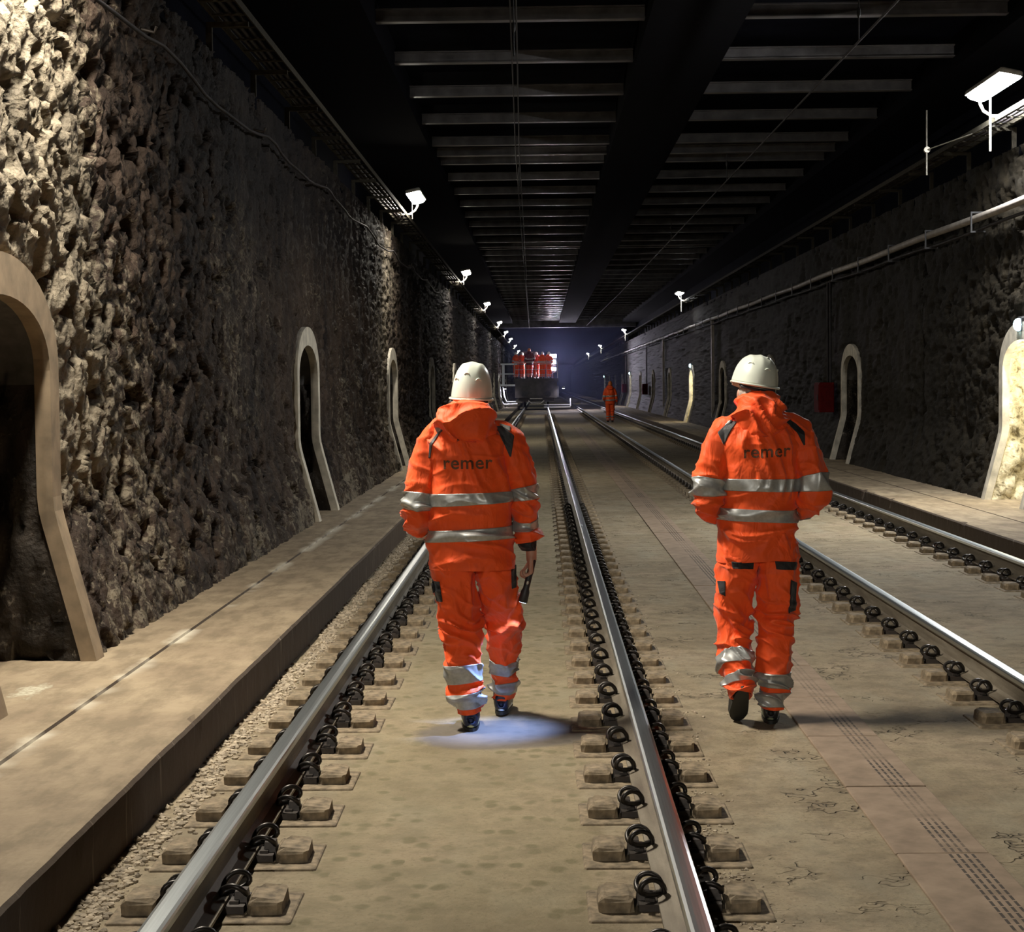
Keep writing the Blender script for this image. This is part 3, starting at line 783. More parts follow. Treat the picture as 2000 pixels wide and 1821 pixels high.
def gx2(n):
    y = 4.8 + 9 * RNG.uniform(0, 1, n); k = np.round((y - F0 - STEP / 2) / STEP) * STEP + F0 + STEP / 2
    y = k + RNG.normal(0, .07, n); x = 0.42 + RNG.normal(0.20, .06, n)
    return np.stack([x, y, np.zeros(n), np.full(n, .009)], -1)
gravel('grit', 900, gx2, 'pale grit between the blocks of the middle rail')

# ------------------------------------------------------------------ tunnel lamps, trays, cables
def tunnel_lamp(side, y, label, glow):
    s = side
    x = -2.12 if s < 0 else 5.02
    root = empty('tunnel_lamp', (x, y, 4.87))
    tag(root, label, 'lamp', 'tunnel lamps on the %s wall' % ('left' if s < 0 else 'right'))
    R = Matrix.Rotation(s * 0.22, 3, 'Y')
    mb = MB(); mb.bbox((0, 0, 0.055), (0.25, 1.56, 0.06), 0.02, rot=R); mb.build('housing', M['galv'], root)
    # prismatic diffuser: shallow trough
    prof = [(-.108, .026), (-.104, .008), (-.07, -.008), (0, -.014), (.07, -.008), (.104, .008), (.108, .026)]
    V = []; F = []
    for yy in (-.745, .745):
        for a, b in prof: V.append(R @ Vector((a, yy, b)))
    for i in range(6): F.append((i, i + 1, i + 8, i + 7))
    F += [tuple(range(6, -1, -1)), tuple(range(7, 14))]
    mb = MB(); mb.add(V, F, 0, False); mb.build('diffuser', M[glow], root)
    mb = MB()
    w = s * 0.36
    mb.tube([(0.0, .62, .02), (0.02 * s, .64, -.07), (.06 * s, .66, -.14), (.16 * s, .68, -.2), (w, .7, -.21)], 0.018, 8)
    mb.build('bracket_arm', M['cream_metal'], root)
    mb = MB(); q = .012 if s > 0 else .005; mb.tube([(s * .10, .5, .06), (s * .10, .5, -.62 if s > 0 else -.3)], q, 6); mb.tube([(s * .10, .5, -.22), (s * .36, .5, -.22)], q, 6); mb.build('drop_rod', M['cream_metal'], root)
    return root
lname = ['behind the camera', 'over the near workers', 'nearest in view', 'second in view', 'third in view', 'fourth in view', 'fifth in view', 'sixth in view', 'seventh in view', 'eighth in view', 'ninth in view', 'farthest']
for k, y in enumerate(LEFT_LAMPS): tunnel_lamp(-1, y, 'glowing lamp on an arm above the left wall, %s' % lname[k], 'lamp_glow_back' if k == 0 else 'lamp_glow_near' if k == 1 else 'lamp_glow' if k < 6 else 'lamp_glow_white')
rname = ['behind the camera', 'large and nearest at the top right', 'second in view', 'third in view', 'fourth in view', 'farthest']
for k, y in enumerate(RIGHT_LAMPS): tunnel_lamp(1, y, 'glowing lamp on an arm above the right wall, %s' % rname[k], 'lamp_glow_right' if k == 1 else 'lamp_glow_white')

def tray(side):
    s = side; x = -2.45 if s < 0 else 5.36
    root = empty('cable_tray', (x, 0, 4.64))
    tag(root, 'cream steel cable tray with cables along the top of the %s wall' % ('left' if s < 0 else 'right'), 'cable tray', 'cable trays')
    mb = MB()
    for dx in (-.14, .14): mb.box((dx, (Y0 + Y1) / 2, 0), (.012, Y1 - Y0, .06))
    mb.build('side_rail', M['tray'], root)
    mb = MB(); mb.box((0, 0, -.024), (.28, .03, .012)); ry = np.arange(14, 64, .5)
    repeat('rung', mb, M['tray'], root, [(0, y, 0) for y in ry])
    mb = MB()
    for y in list(np.arange(Y0, 14, .5)) + list(np.arange(64, 150, .5)): mb.box((0, y, -.024), (.28, .03, .012))
    tag(mb.build('rungs', M['tray'], root), kind='stuff')
    for i, dx in enumerate((-.08, -.02, .05)):
        mb = MB(); ys = np.arange(Y0, Y1, 2.0)
        mb.tube([(dx + .012 * math.sin(y * .9 + i), y, .004 + .006 * math.sin(y * 2.1 + i * 2)) for y in ys], .019, 6); mb.build('cable', M['cable'], root)
    mb = MB(); mb.box((s * .05, 0, -.055), (.34, .04, .04)); mb.box((s * .2, 0, -.16), (.05, .04, .24))
    repeat('bracket', mb, M['tray'], root, [(0, y, 0) for y in np.arange(Y0 + 1, 130, 2.17)])
tray(-1); tray(1)
# black cable looped along the left wall
mb = MB(); P = []
for y in np.arange(Y0, 200, 0.5):
    ph = ((y + 1.7) % 4.6) / 4.6
    P.append((-2.545 + 0.012 * math.sin(y * 3.1), y, 4.03 - 0.11 * (1 - (2 * ph - 1) ** 2) + 0.03 * math.sin(y * .37)))
root = empty('wall_cable', (0, 0, 0)); tag(root, 'thin black cable sagging between hooks along the left wall', 'cable')
mb.tube(P, 0.013, 6); mb.build('cable', M['cable'], root)
mb = MB(); mb.tube([(-2.66, 0, 4.05), (-2.545, 0, 4.02), (-2.53, 0, 4.06)], .012, 5)
repeat('hook', mb, M['iron'], root, [(0, y, 0) for y in np.arange(Y0 - 1.7, 120, 4.6)])
# pipe along the right wall
root = empty('wall_pipe', (0, 0, 0)); tag(root, 'dusty grey pipe held by brackets along the right wall', 'pipe')
P = []
for y in np.arange(Y0, 160, 1.0): P.append((5.42, y, 3.67 + (0.0 if y > 24 else 0.0) + .01 * math.sin(y * .8)))
mb = MB(); mb.tube(P, 0.048, 12); mb.build('pipe', M['pipe'], root)
mb = MB(); P2 = [(5.47, y, 3.53 + .012 * math.sin(y)) for y in np.arange(Y0, 160, 1.0)]; mb.tube(P2, .02, 6); mb.build('cable', M['cable'], root)
mb = MB(); mb.box((5.47, 0, 3.74), (.2, .04, .02)); mb.box((5.37, 0, 3.62), (.015, .04, .26)); mb.box((5.45, 0, 3.5), (.18, .04, .02))
repeat('pipe_bracket', mb, M['dark_metal'], root, [(0, y, 0) for y in np.arange(1.2, 120, 2.6)])
# droppers by the near right lamp
for y, lab in ((22.6, 'thin cream rod with a round clamp hanging beyond the near right lamp'),):
    root = empty('hanging_rod', (4.95, y, 4.6)); tag(root, lab, 'rod')
    mb = MB(); mb.tube([(0, 0, .5), (0, 0, -.32)], .011, 6); mb.build('rod', M['galv'], root)
    mb = MB(); mb.tube([(0, -.03, 0), (0, .03, 0)], .04, 10); mb.build('clamp', M['galv'], root)
    mb = MB(); mb.tube([(0.0, 0, 0), (.42, -2, .03)], .008, 5); mb.build('guy_wire', M['galv'], root)
# red cabinet with conduits
def cabinet(y, x, z, lab):
    root = empty('cable_cabinet', (x, y, z)); tag(root, lab, 'cabinet', 'red cabinets on the right wall')
    mb = MB(); mb.bbox((0, 0, 0), (.28, .62, .56), .015); mb.build('body', M['red'], root)
    mb = MB(); mb.box((-.145, 0, 0), (.012, .54, .48)); mb.build('door', M['red'], root)
    mb = MB(); mb.tube([(-.16, -.2, .05), (-.16, -.2, -.05)], .01, 6); mb.build('handle', M['dark_metal'], root)
    for dy in (.18, -.12):
        mb = MB(); mb.tube([(.1, dy, .27), (.1, dy, 2.2)], .022, 6); mb.build('conduit', M['cable'], root)
cabinet(33.3, 5.36, 1.36, 'dark red metal cabinet on the right wall beside the second visible niche')
cabinet(90.8, 5.36, 1.36, 'small far red cabinet on the right wall above the walking worker')
cabinet(113.2, 5.36, 1.36, 'farther tiny red cabinet on the right wall')
# concrete conduit posts on the right wall
for y in (56.0, 78.5):
    mb = MB(); mb.box((5.47, y, 2.0), (.09, .16, 3.4)); o = mb.build('wall_conduit', M['pipe'])
    tag(o, 'vertical grey conduit on the right wall %s' % ('beside the lit niche' if y < 60 else 'beyond the lit niche'), 'conduit', 'vertical conduits')

# contact wires
def wires(xs, lab, pair):
    root = empty('contact_wire', (0, 0, 0)); tag(root, lab, 'overhead wire', 'contact wires')
    for dx in ((-.02, .035) if pair else (0,)):
        P = [(np.interp(y, [t[0] for t in xs], [t[1] for t in xs]) + dx * (1 if y < 60 else .5), y, np.interp(y, [t[0] for t in xs], [t[2] for t in xs])) for y in np.arange(-18, 116, 1.0)]
        mb = MB(); mb.tube(P, .0085 if pair else .014, 6); mb.build('wire', M['wire'], root)
    for y in np.arange(6, 112, 12.6):
        x = np.interp(y, [t[0] for t in xs], [t[1] for t in xs]); z = np.interp(y, [t[0] for t in xs], [t[2] for t in xs])
        mb = MB(); mb.tube([(x, y, z), (x, y, CZ - .1)], .008, 5); mb.ellipsoid((x, y, z + .3), (.022, .022, .06), nu=8, nv=6)
        mb.build('hanger', M['dark_metal'], root)
wires([(-18, .05, 5.1), (16, -.23, 5.1), (26.7, -.33, 5.15), (44.7, -.42, 5.19), (81.5, -.6, 5.25), (116, -.75, 5.3)], 'pair of copper contact wires over the left track', True)
wires([(-18, 3.5, 5.2), (65, 3.19, 5.24), (116, 2.92, 5.4)], 'single contact wire over the right track', False)
# dust haze in the far tunnel round the work wagon
t = bpy.data.materials.new('dust haze'); t.use_nodes = True; n = t.node_tree.nodes; n.clear()
vo = n.new('ShaderNodeVolumeScatter'); vo.inputs['Color'].default_value = (.5, .55, 1, 1); vo.inputs['Density'].default_value = 0.0032; vo.inputs['Anisotropy'].default_value = .3
mo = n.new('ShaderNodeOutputMaterial'); t.node_tree.links.new(vo.outputs[0], mo.inputs['Volume'])
mb = MB(); mb.box((1.47, 200, 2.65), (7.6, 190, 5.2)); hz = mb.build('haze', t); tag(hz, 'faint bluish dust haze filling the far end of the tunnel', 'haze', None, 'stuff')
#@PEOPLE@
# ------------------------------------------------------------------ people
def catmull(C, t):
    """C (n,k) control rows, t in 0..n-1 -> (len(t),k)"""
    C = np.asarray(C, float); n = len(C); t = np.clip(t, 0, n - 1.000001)
    i = np.floor(t).astype(int); f = (t - i)[:, None]
    p0 = C[np.maximum(i - 1, 0)]; p1 = C[i]; p2 = C[np.minimum(i + 1, n - 1)]; p3 = C[np.minimum(i + 2, n - 1)]
    return .5 * ((2 * p1) + (-p0 + p2) * f + (2 * p0 - 5 * p1 + 4 * p2 - p3) * f ** 2 + (-p0 + 3 * p1 - 3 * p2 + p3) * f ** 3)

class Tube:
    """cloth tube: control rows (x, y, z, half width, half depth, squareness)"""
    def __init__(s, rows, wr, seed=0.0):
        s.C = np.array(rows, float); s.wr = wr; s.seed = seed; s.n = len(rows)
        # t by z or path fraction
        tt = np.linspace(0, s.n - 1, 400); P = catmull(s.C[:, :3], tt)
        s.arc = np.concatenate([[0], np.cumsum(np.linalg.norm(np.diff(P, axis=0), axis=1))]); s.tt = tt; s.Pz = P[:, 2]
    def t_of_z(s, z):
        if s.Pz[0] > s.Pz[-1]: return float(np.interp(-z, -s.Pz, s.tt))
        return float(np.interp(z, s.Pz, s.tt))
    def grid(s, t, u, off=0.0, puff=None):
        t = np.asarray(t, float); R = catmull(s.C, t)
        e = 1e-2; T = catmull(s.C[:, :3], t + e) - catmull(s.C[:, :3], np.maximum(t - e, 0)); T /= np.linalg.norm(T, axis=1)[:, None] + 1e-9
        X = np.array([1.0, 0, 0])[None] - T * T[:, :1]; X /= np.linalg.norm(X, axis=1)[:, None]
        W = np.cross(T, X)
        c, sn = np.cos(u)[None], np.sin(u)[None]; k = 2.0 / R[:, 5:6]
        a = np.sign(c) * np.abs(c) ** k * R[:, 3:4]; b = np.sign(sn) * np.abs(sn) ** k * R[:, 4:5]
        P = R[:, None, :3] + a[..., None] * X[:, None] + b[..., None] * W[:, None]
        Nn = (a / R[:, 3:4] ** 2)[..., None] * X[:, None] + (b / R[:, 4:5] ** 2)[..., None] * W[:, None]
        Nn /= np.linalg.norm(Nn, axis=2)[..., None] + 1e-9
        D = s.wr(P, t[:, None] * np.ones_like(u)[None], np.ones_like(t)[:, None] * u[None], s.seed)
        return P + Nn * (D + off)[..., None]
    def mesh(s, name, mats, parent, nt, nu, t0=None, t1=None, off=0.0, u0=0.0, u1=2 * PI, caps=False, thick=0.0):
        t0 = 0 if t0 is None else t0; t1 = s.n - 1 if t1 is None else t1
        closed = abs(u1 - u0 - 2 * PI) < 1e-6
        t = np.linspace(t0, t1, nt); u = np.linspace(u0, u1, nu + (0 if closed else 1), endpoint=not closed)
        G = s.grid(t, u, off)
        if thick > 0:          # roll the edges inwards so that a band has thickness
            G = np.concatenate([s.grid(t[:1], u, off - thick), G, s.grid(t[-1:], u, off - thick)], 0)
        m1, m2 = G.shape[:2]; idx = np.arange(m1 * m2).reshape(m1, m2)
        if closed: nx = np.roll(idx, -1, 1); F = np.stack([idx[:-1], idx[1:], nx[1:], nx[:-1]], -1).reshape(-1, 4)
        else: F = np.stack([idx[:-1, :-1], idx[1:, :-1], idx[1:, 1:], idx[:-1, 1:]], -1).reshape(-1, 4)
        V = G.reshape(-1, 3)
        # outward orientation
        c = V.mean(0); f = F[len(F) // 2]; nrm = np.cross(V[f[1]] - V[f[0]], V[f[2]] - V[f[0]])
        mid = catmull(s.C[:, :3], np.array([(t0 + t1) / 2]))[0]
        q = G[m1 // 2]; nn = np.cross(G[m1 // 2 + (1 if m1 // 2 + 1 < m1 else 0), 0] - q[0], q[1] - q[0]); cc = q.mean(0) if closed else mid
        if np.dot(nn, q[0] - cc) < 0: F = F[:, ::-1]
        if caps and closed:
            V = np.concatenate([V, G[0].mean(0)[None], G[-1].mean(0)[None]])
            a, b = len(V) - 2, len(V) - 1
            F = np.concatenate([F, np.stack([idx[0], np.roll(idx[0], -1), np.full(m2, a), np.full(m2, a)], -1)[:, :], np.stack([np.roll(idx[-1], -1), idx[-1], np.full(m2, b), np.full(m2, b)], -1)])
            me = bpy.data.meshes.new(name); me.from_pydata(V.tolist(), [], [list(dict.fromkeys(f)) for f in F.tolist()])
            me.polygons.foreach_set('use_smooth', [True] * len(me.polygons)); me.update()
        else: me = np_mesh(name, V, F, True)
        return link(name, me, mats, parent)

def ridge(x): return np.clip(1 - np.abs(x) * 2.2, 0, 1) ** 2
def wr_torso(hem, top):
    def f(P, t, u, sd):
        x, y, z = P[..., 0], P[..., 1], P[..., 2]
        wx = 0.12 * perlin(x * 3, y * 3, z * 3 + sd)
        v = ridge(perlin((x + wx) * 11 + .35 * z * 6, y * 7, z * 2.2 + sd)) * 0.026           # long drapes
        h = ridge(perlin(x * 3.2 + sd, y * 3, (z + wx * .6) * 13)) * 0.027                      # puckers
        low = smooth(1.16, 1.05, z)
        d = v * smooth(1.05, 1.2, z) * smooth(top, top - .12, z) + h * (0.35 + low) * 0.6 - 0.006
        d = d + 0.012 * perlin(x * 4, y * 4, z * 4 + sd) + 0.01 * np.sin(x * 26 + 5 * z + sd) * smooth(1.1, 1.0, z) * 0.4
        return d * smooth(hem - .02, hem + .1, z) * .95 + 0.004 * perlin(x * 14, y * 14, z * 14)
    return f
def wr_limb(knots, amp=1.0, hemz=None):
    """knots: heights where the cloth bunches (elbow, knee, ankle)"""
    def f(P, t, u, sd):
        x, y, z = P[..., 0], P[..., 1], P[..., 2]
        wv = 0.05 * perlin(x * 6, y * 6, z * 6 + sd)
        fold = ridge(perlin((x + wv) * 5 + sd, y * 5 + z * 3, (z + wv + .35 * x) * 15))
        lng = ridge(perlin(x * 9, y * 9 + sd, z * 3.2))
        b = sum(np.exp(-((z - k) / w) ** 2) for k, w in knots)
        b = np.clip(b, 0, 1.2)
        return amp * (fold * (0.010 + 0.024 * b) + lng * 0.016 * (1 - 0.6 * np.clip(b, 0, 1)) - 0.015 + 0.008 * perlin(x * 6, y * 6, z * 4 + sd))
    return f

def hand(mb, wrist, d, n, side, curl, spread=0.0):
    d = Vector(d).normalized(); n = Vector(n); n = (n - d * n.dot(d)).normalized(); s = d.cross(n) * side
    wrist = Vector(wrist)
    mb.capsule(wrist - d * .05, wrist + d * .02, .027, .026)
    for k in range(4):
        mb.capsule(wrist + d * .012 + s * (.018 - .012 * k), wrist + d * (.088 - .004 * abs(k - 1)) + s * (.031 - .0205 * k), .0145, .0115, 8)
    for k, L in enumerate((.074, .083, .077, .06)):
        p = wrist + d * (.088 - .004 * abs(k - 1)) + s * (.031 - .0205 * k); a = 0
        for j, (fr, rr) in enumerate(((.46, .0095), (.31, .0086), (.23, .0078))):
            a += math.radians(curl * (0.75 if j == 0 else 1.0) * (1 + .06 * k))
            q = p + (d * math.cos(a) + n * math.sin(a) + s * spread * (1.5 - k) * .1) * L * fr
            mb.capsule(p, q, rr, rr * .93, 8); p = q
    p = wrist + d * .022 + s * .026
    for (vd, L, rr) in ((d * .55 + s * .62 + n * .4, .042, .0125), (d * .8 + s * .15 + n * .55, .034, .0105), (d * .75 - s * .1 + n * .65, .026, .0092)):
        q = p + Vector(vd).normalized() * L; mb.capsule(p, q, rr, rr * .92, 8); p = q

def worker(name, cfg, label, group=None, res=1.0):
    P0 = cfg['pos']; root = empty(name, P0, cfg.get('rz', 0.0))
    root.name = name; root.scale = (cfg.get('scale', 1.0),) * 3
    tag(root, label, 'person', group)
    r = lambda n: max(6, int(n * res))
    OR = M[cfg.get('cloth', 'orange')]; TR = M[cfg.get('trouser_cloth', cfg.get('cloth', 'orange'))]
    sd = cfg.get('seed', 1.0)
    # ---- body: one continuous skin surface
    mb = MB(); hc = Vector(cfg['head']); yaw = cfg.get('yaw', 0.0)
    Rh = Matrix.Rotation(yaw, 3, 'Z') @ Matrix.Rotation(cfg.get('pitch', 0.0), 3, 'X')
    H = lambda p: hc + Rh @ Vector(p)
    mb.ellipsoid(H((0, -.01, .02)), (.074, .094, .105), Rh, 20, 14)
    mb.ellipsoid(H((0, .03, -.06)), (.055, .065, .06), Rh, 16, 10)
    mb.ellipsoid(H((0, .07, -.095)), (.026, .022, .02), Rh, 10, 8)
    mb.capsule(H((0, .088, .012)), H((0, .112, -.026)), .009, .015, 8)
    for s in (-1, 1):
        mb.ellipsoid(H((s * .078, -.005, -.012)), (.012, .022, .034), Rh @ Matrix.Rotation(s * .25, 3, 'Z'), 10, 8)
        mb.capsule(H((s * .02, .089, .03)), H((s * .052, .074, .032)), .011, .009, 8)
        mb.ellipsoid(H((s * .045, .06, -.022)), (.024, .022, .022), Rh, 10, 8)
    mb.capsule(H((-.018, .098, -.058)), H((.018, .098, -.058)), .0075, .0075, 8)
    mb.capsule(H((0, -.02, -.04)), (cfg['neck'][0], cfg['neck'][1], cfg['neck'][2] - .04), .056, .062, 14)
    T = cfg['torso']
    for a, b in zip(T[:-1], T[1:]):
        if a[2] < .89: continue
        for s in (-.45, .45): mb.capsule((a[0] + s * a[3], a[1] + .01, a[2]), (b[0] + s * b[3], b[1] + .01, b[2]), a[4] * .6, b[4] * .6, 10)
    for L in cfg['legs']:
        for a, b in zip(L[:-2], L[1:-1]): mb.capsule(a[:3], b[:3], a[3] * .55, b[3] * .55, 10)
    for A in cfg['arms']:
        for a, b in zip(A[:-1], A[1:]): mb.capsule(a[:3], b[:3], a[3] * .5, min(b[3] * .5, .034), 10)
    for h in cfg['hands']: hand(mb, *h)
    for p in cfg.get('thumbs', ()): mb.capsule(*p)
    body = mb.build('body', M['skin'], root)
    rm = body.modifiers.new('skin surface', 'REMESH'); rm.mode = 'VOXEL'; rm.voxel_size = 0.0055 if res > .8 else 0.014; rm.use_smooth_shade = True
    sm = body.modifiers.new('smooth', 'SMOOTH'); sm.iterations = 2; sm.factor = .4
    for s in (-1, 1):
        mb = MB(); mb.ellipsoid(H((s * .034, .083, .014)), (.012, .009, .009), Rh, 8, 6); mb.build('eye', M['eye'], root)
    # hair: shell at nape and temples
    mb = MB(); mb.ellipsoid(H((0, -.02, .0)), (.0805, .092, .085), Rh, 26, 18)
    mb.v = [v for v in mb.v]
    hb = mb.build('hair', M[cfg.get('hair', 'hair')], root)
    bm = bmesh.new(); bm.from_mesh(hb.data)
    inv = Rh.transposed()
    kill = [v for v in bm.verts if (inv @ (v.co - hc)).y > .035 or (inv @ (v.co - hc)).z < -.072]
    bmesh.ops.delete(bm, geom=kill, context='VERTS')
    for v in bm.verts: v.co += (v.co - hc).normalized() * .006 * random.uniform(-1, 1)
    bm.to_mesh(hb.data); bm.free()
    # ---- helmet
    hm = empty('helmet', (0, 0, 0)); hm.parent = root; hm.location = hc + Rh @ Vector((0, -.004, .045)); hm.rotation_euler = (Rh @ Matrix.Rotation(cfg.get('htilt', 0.0), 3, 'X') @ Matrix.Rotation(cfg.get('hroll', 0.0), 3, 'Y')).to_euler()
    hw, hl, hh = cfg.get('helmet_size', (.106, .135, .15))
    nu, nv = r(64), r(34); V = []; F = []
    uu = np.linspace(0, 2 * PI, nu, endpoint=False); vv = np.linspace(0, 1, nv)
    for v in vv:
        a = v * PI / 2; rr = math.cos(a) ** .64; zz = math.sin(a) * hh
        for u in uu:
            cx, sy = math.cos(u), math.sin(u)
            ext = 1 + (.045 if sy > 0 else .02) * (1 - v) ** 3
            rib = .004 * math.exp(-((cx * rr * hw) / .012) ** 2) * smooth(.2, .45, v) + .003 * math.exp(-((abs(cx * rr * hw) - .045) / .008) ** 2) * smooth(.3, .5, v)
            V.append((cx * hw * rr * ext, sy * hl * rr * ext, zz + rib - .012 * (1 - v) ** 4 * (1 if sy < 0 else 0) * sy * -1))
    for i in range(nv - 1):
        for j in range(nu):
            k = (j + 1) % nu; F.append((i * nu + j, i * nu + k, i * nu + nu + k, i * nu + nu + j))
    shell = link('shell', np_mesh('shell', V, F, True), M[cfg.get('helmet_mat', 'helmet')], hm)
    so = shell.modifiers.new('thickness', 'SOLIDIFY'); so.thickness = .004; so.offset = -1
    # brim: rolled edge plus peak
    mb = MB(); pts = []; 
    for u in np.linspace(0, 2 * PI, r(48), endpoint=False):
        sy = math.sin(u); e = 1.03 + (.03 if sy < 0 else 0)
        pts.append((math.cos(u) * hw * e * 1.02, sy * hl * (1.04 if sy > 0 else 1.02), -.004 + (.012 * sy if sy < 0 else 0)))
    mb.tube(pts + [pts[0]], .0055, 8, caps=False)
    mb.build('brim', M[cfg.get('helmet_mat', 'helmet')], hm)
    V = []; F = []
    for i, u in enumerate(np.linspace(.18 * PI, .82 * PI, 15)):
        for j in range(4): e = 1.03 + j * .085 * math.sin((u - .18 * PI) / .64 * 1.0); V.append((math.cos(u) * hw * (1.03 + j * .01), math.sin(u) * hl * e, -.002 - j * .005))
    for i in range(14):
        for j in range(3): F.append((i * 4 + j, i * 4 + j + 1, i * 4 + j + 5, i * 4 + j + 4))
    pk = link('peak', np_mesh('peak', V, F, True), M[cfg.get('helmet_mat', 'helmet')], hm); so = pk.modifiers.new('thickness', 'SOLIDIFY'); so.thickness = .004
    if res > .8:
        for (u, v) in cfg.get('vents', ()):
            a = v * PI / 2; rr = math.cos(a) ** .64; pts = []
            for k in np.linspace(-1, 1, 9):
                uu_ = u + k * .16; z_ = math.sin(a + .07 * (1 - k * k)) * hh
                rr2 = math.cos(a + .07 * (1 - k * k)) ** .64
                pts.append((math.cos(uu_) * hw * rr2 * 1.02, math.sin(uu_) * hl * rr2 * 1.02, z_ + .001))
            mb = MB(); mb.tube(pts, [.001, .003, .004, .0042, .0042, .0042, .004, .003, .001], 6); mb.build('vent_hood', M['helmet'], hm)
        mb = MB(); mb.tube([(-.085, -.02, .0), (-.08, -.09, -.028), (0, -.118, -.036), (.08, -.09, -.028), (.085, -.02, .0)], .008, 6)
        mb.build('headband', M['black_cloth'], hm)
    # ---- jacket
    tz = T[-1][2]; hem = T[0][2]
    jt = Tube(T, wr_torso(hem, tz), sd)
    jk = jt.mesh('jacket', OR, root, r(190), r(150))
    so = jk.modifiers.new('thickness', 'SOLIDIFY'); so.thickness = .006; so.offset = -1
    for (za, zb) in cfg['bands']:
        b = jt.mesh('reflective_band', M['tape'], jk, r(16), r(150), jt.t_of_z(za), jt.t_of_z(zb), .005, thick=.004)
    # sleeves
    sl_t = []
    for A, kn in zip(cfg['arms'], cfg['arm_knots']):
        A = [(A[0][0] * .5, A[0][1], A[0][2] + .028, A[0][3] * .62)] + list(A)
        rows = [(a[0], a[1], a[2], a[3], a[3] * 1.08, 2.1) for a in A]
        st = Tube(rows, wr_limb(kn, .8), sd + 3 * len(sl_t)); sl_t.append(st)
        sl = st.mesh('sleeve', OR, jk, r(110), r(64), t1=cfg.get('sleeve_ends', (None, None))[len(sl_t) - 1], caps=True)
    for k, ta, tb in cfg['arm_bands']:
        sl_t[k].mesh('reflective_band', M['tape'], jk, r(16), r(64), ta + 1, tb + 1, .0055, thick=.005)
    for k, ta, tb in cfg.get('cuffs', ()):
        sl_t[k].mesh('knit_cuff', M['black_cloth'], jk, r(10), r(40), ta + 1, tb + 1, -.012)
    # panels let into the shoulders: laid over jacket and sleeves
    srcs = [jk] + [c for c in jk.children if c.name.startswith('sleeve')]
    for (lft, rgt, mt, nm) in cfg.get('panels', ()): cloth_patch(lft, rgt, mt, nm, jk, srcs, .0035)
    # hood
    hd = Tube(cfg['hood'], wr_limb(cfg.get('hood_knots', [(1.5, .12)]), cfg.get('hood_amp', 1.3)), sd + 9)
    ho = hd.mesh('hood', OR, jk, r(70), r(90), caps=True)
    if 'collar' in cfg:
        co = Tube(cfg['collar'], wr_limb([(1.55, .1)], .5), sd + 12)
        c = co.mesh('collar', OR, jk, r(26), r(80)); so = c.modifiers.new('thickness', 'SOLIDIFY'); so.thickness = .012; so.offset = -1
    mb = MB(); zf = []
    for z in np.linspace(hem + .01, tz - .06, 30):
        g = jt.grid(np.array([jt.t_of_z(z)]), np.array([cfg.get('front_u', PI / 2)]), .004)[0, 0]; zf.append(tuple(g))
    mb.tube(zf, .006, 6); mb.build('zip', M['black_cloth'], jk)
    # lettering on the back
    if cfg.get('text'):
        txt, tx, tzz, size, skew = cfg['text']
        cu = bpy.data.curves.new('lettering', 'FONT'); cu.body = txt; cu.size = size; cu.align_x = 'CENTER'; cu.offset = .0012; cu.space_character = 1.06
        to = bpy.data.objects.new('lettering', cu); COL.objects.link(to)
        me = bpy.data.meshes.new_from_object(to.evaluated_get(bpy.context.evaluated_depsgraph_get()))
        bpy.data.objects.remove(to)
        bm = bmesh.new(); bm.from_mesh(me)
        bmesh.ops.triangulate(bm, faces=bm.faces); bmesh.ops.subdivide_edges(bm, edges=[e for e in bm.edges if e.calc_length() > .006], cuts=3, use_grid_fill=True)
        bv = BVHTree.FromPolygons([v.co for v in jk.data.vertices], [list(p.vertices) for p in jk.data.polygons])
        for v in bm.verts:
            o = Vector((v.co.x + tx, -1.0, v.co.y + tzz + skew * v.co.x))
            hit = bv.ray_cast(o, Vector((0, 1, 0)))
            v.co = (hit[0] + Vector((0, -.0022, 0))) if hit[0] is not None else o + Vector((0, .85, 0))
        bm.to_mesh(me); bm.free()
        link('lettering', me, M['ink'], jk)
    # ---- trousers
    trs = None
    for k, L in enumerate(cfg['legs']):
        rows = [(a[0], a[1], a[2], a[3], a[4], 2.15) for a in L]
        lt = Tube(rows, wr_limb(cfg['leg_knots'][k], 1.05), sd + 20 + 5 * k)
        o = lt.mesh('trousers' if k == 0 else 'trouser_leg', TR, root if k == 0 else trs, r(170), r(84))
        if k == 0: trs = o
        so = o.modifiers.new('thickness', 'SOLIDIFY'); so.thickness = .005; so.offset = -1
        for (ta, tb) in cfg['leg_bands'][k]:
            lt.mesh('reflective_band', M['tape'], trs, r(20), r(84), ta, tb, .006, thick=.006)
    tsrc = [trs] + [c for c in trs.children if c.name.startswith('trouser_leg')]
    for (lft, rgt, nm) in cfg.get('pockets', ()): cloth_patch(lft, rgt, 'black_cloth', nm, trs, tsrc, .006)
    # ---- boots
    for k, (p, pitch, byaw, mats) in enumerate(cfg['boots']):
        b = empty('boot'); b.parent = root; b.location = p; b.rotation_euler = (pitch, 0, byaw)
        rows = [(0, -.098, .052, .012, .012), (0, -.092, .052, .03, .036), (0, -.06, .06, .039, .056), (0, -.01, .068, .041, .062), (0, .05, .056, .044, .05), (0, .11, .042, .046, .038), (0, .16, .038, .042, .032), (0, .187, .034, .026, .02), (0, .192, .034, .008, .008)]
        bt = Tube([(a, bb, c, d, e, 2.4) for a, bb, c, d, e in rows], lambda P, t, u, s_: .002 * perlin(P[..., 0] * 30, P[..., 1] * 30, P[..., 2] * 30), 0)
        bt.mesh('upper', M[mats[0]], b, r(40), r(30), caps=True)
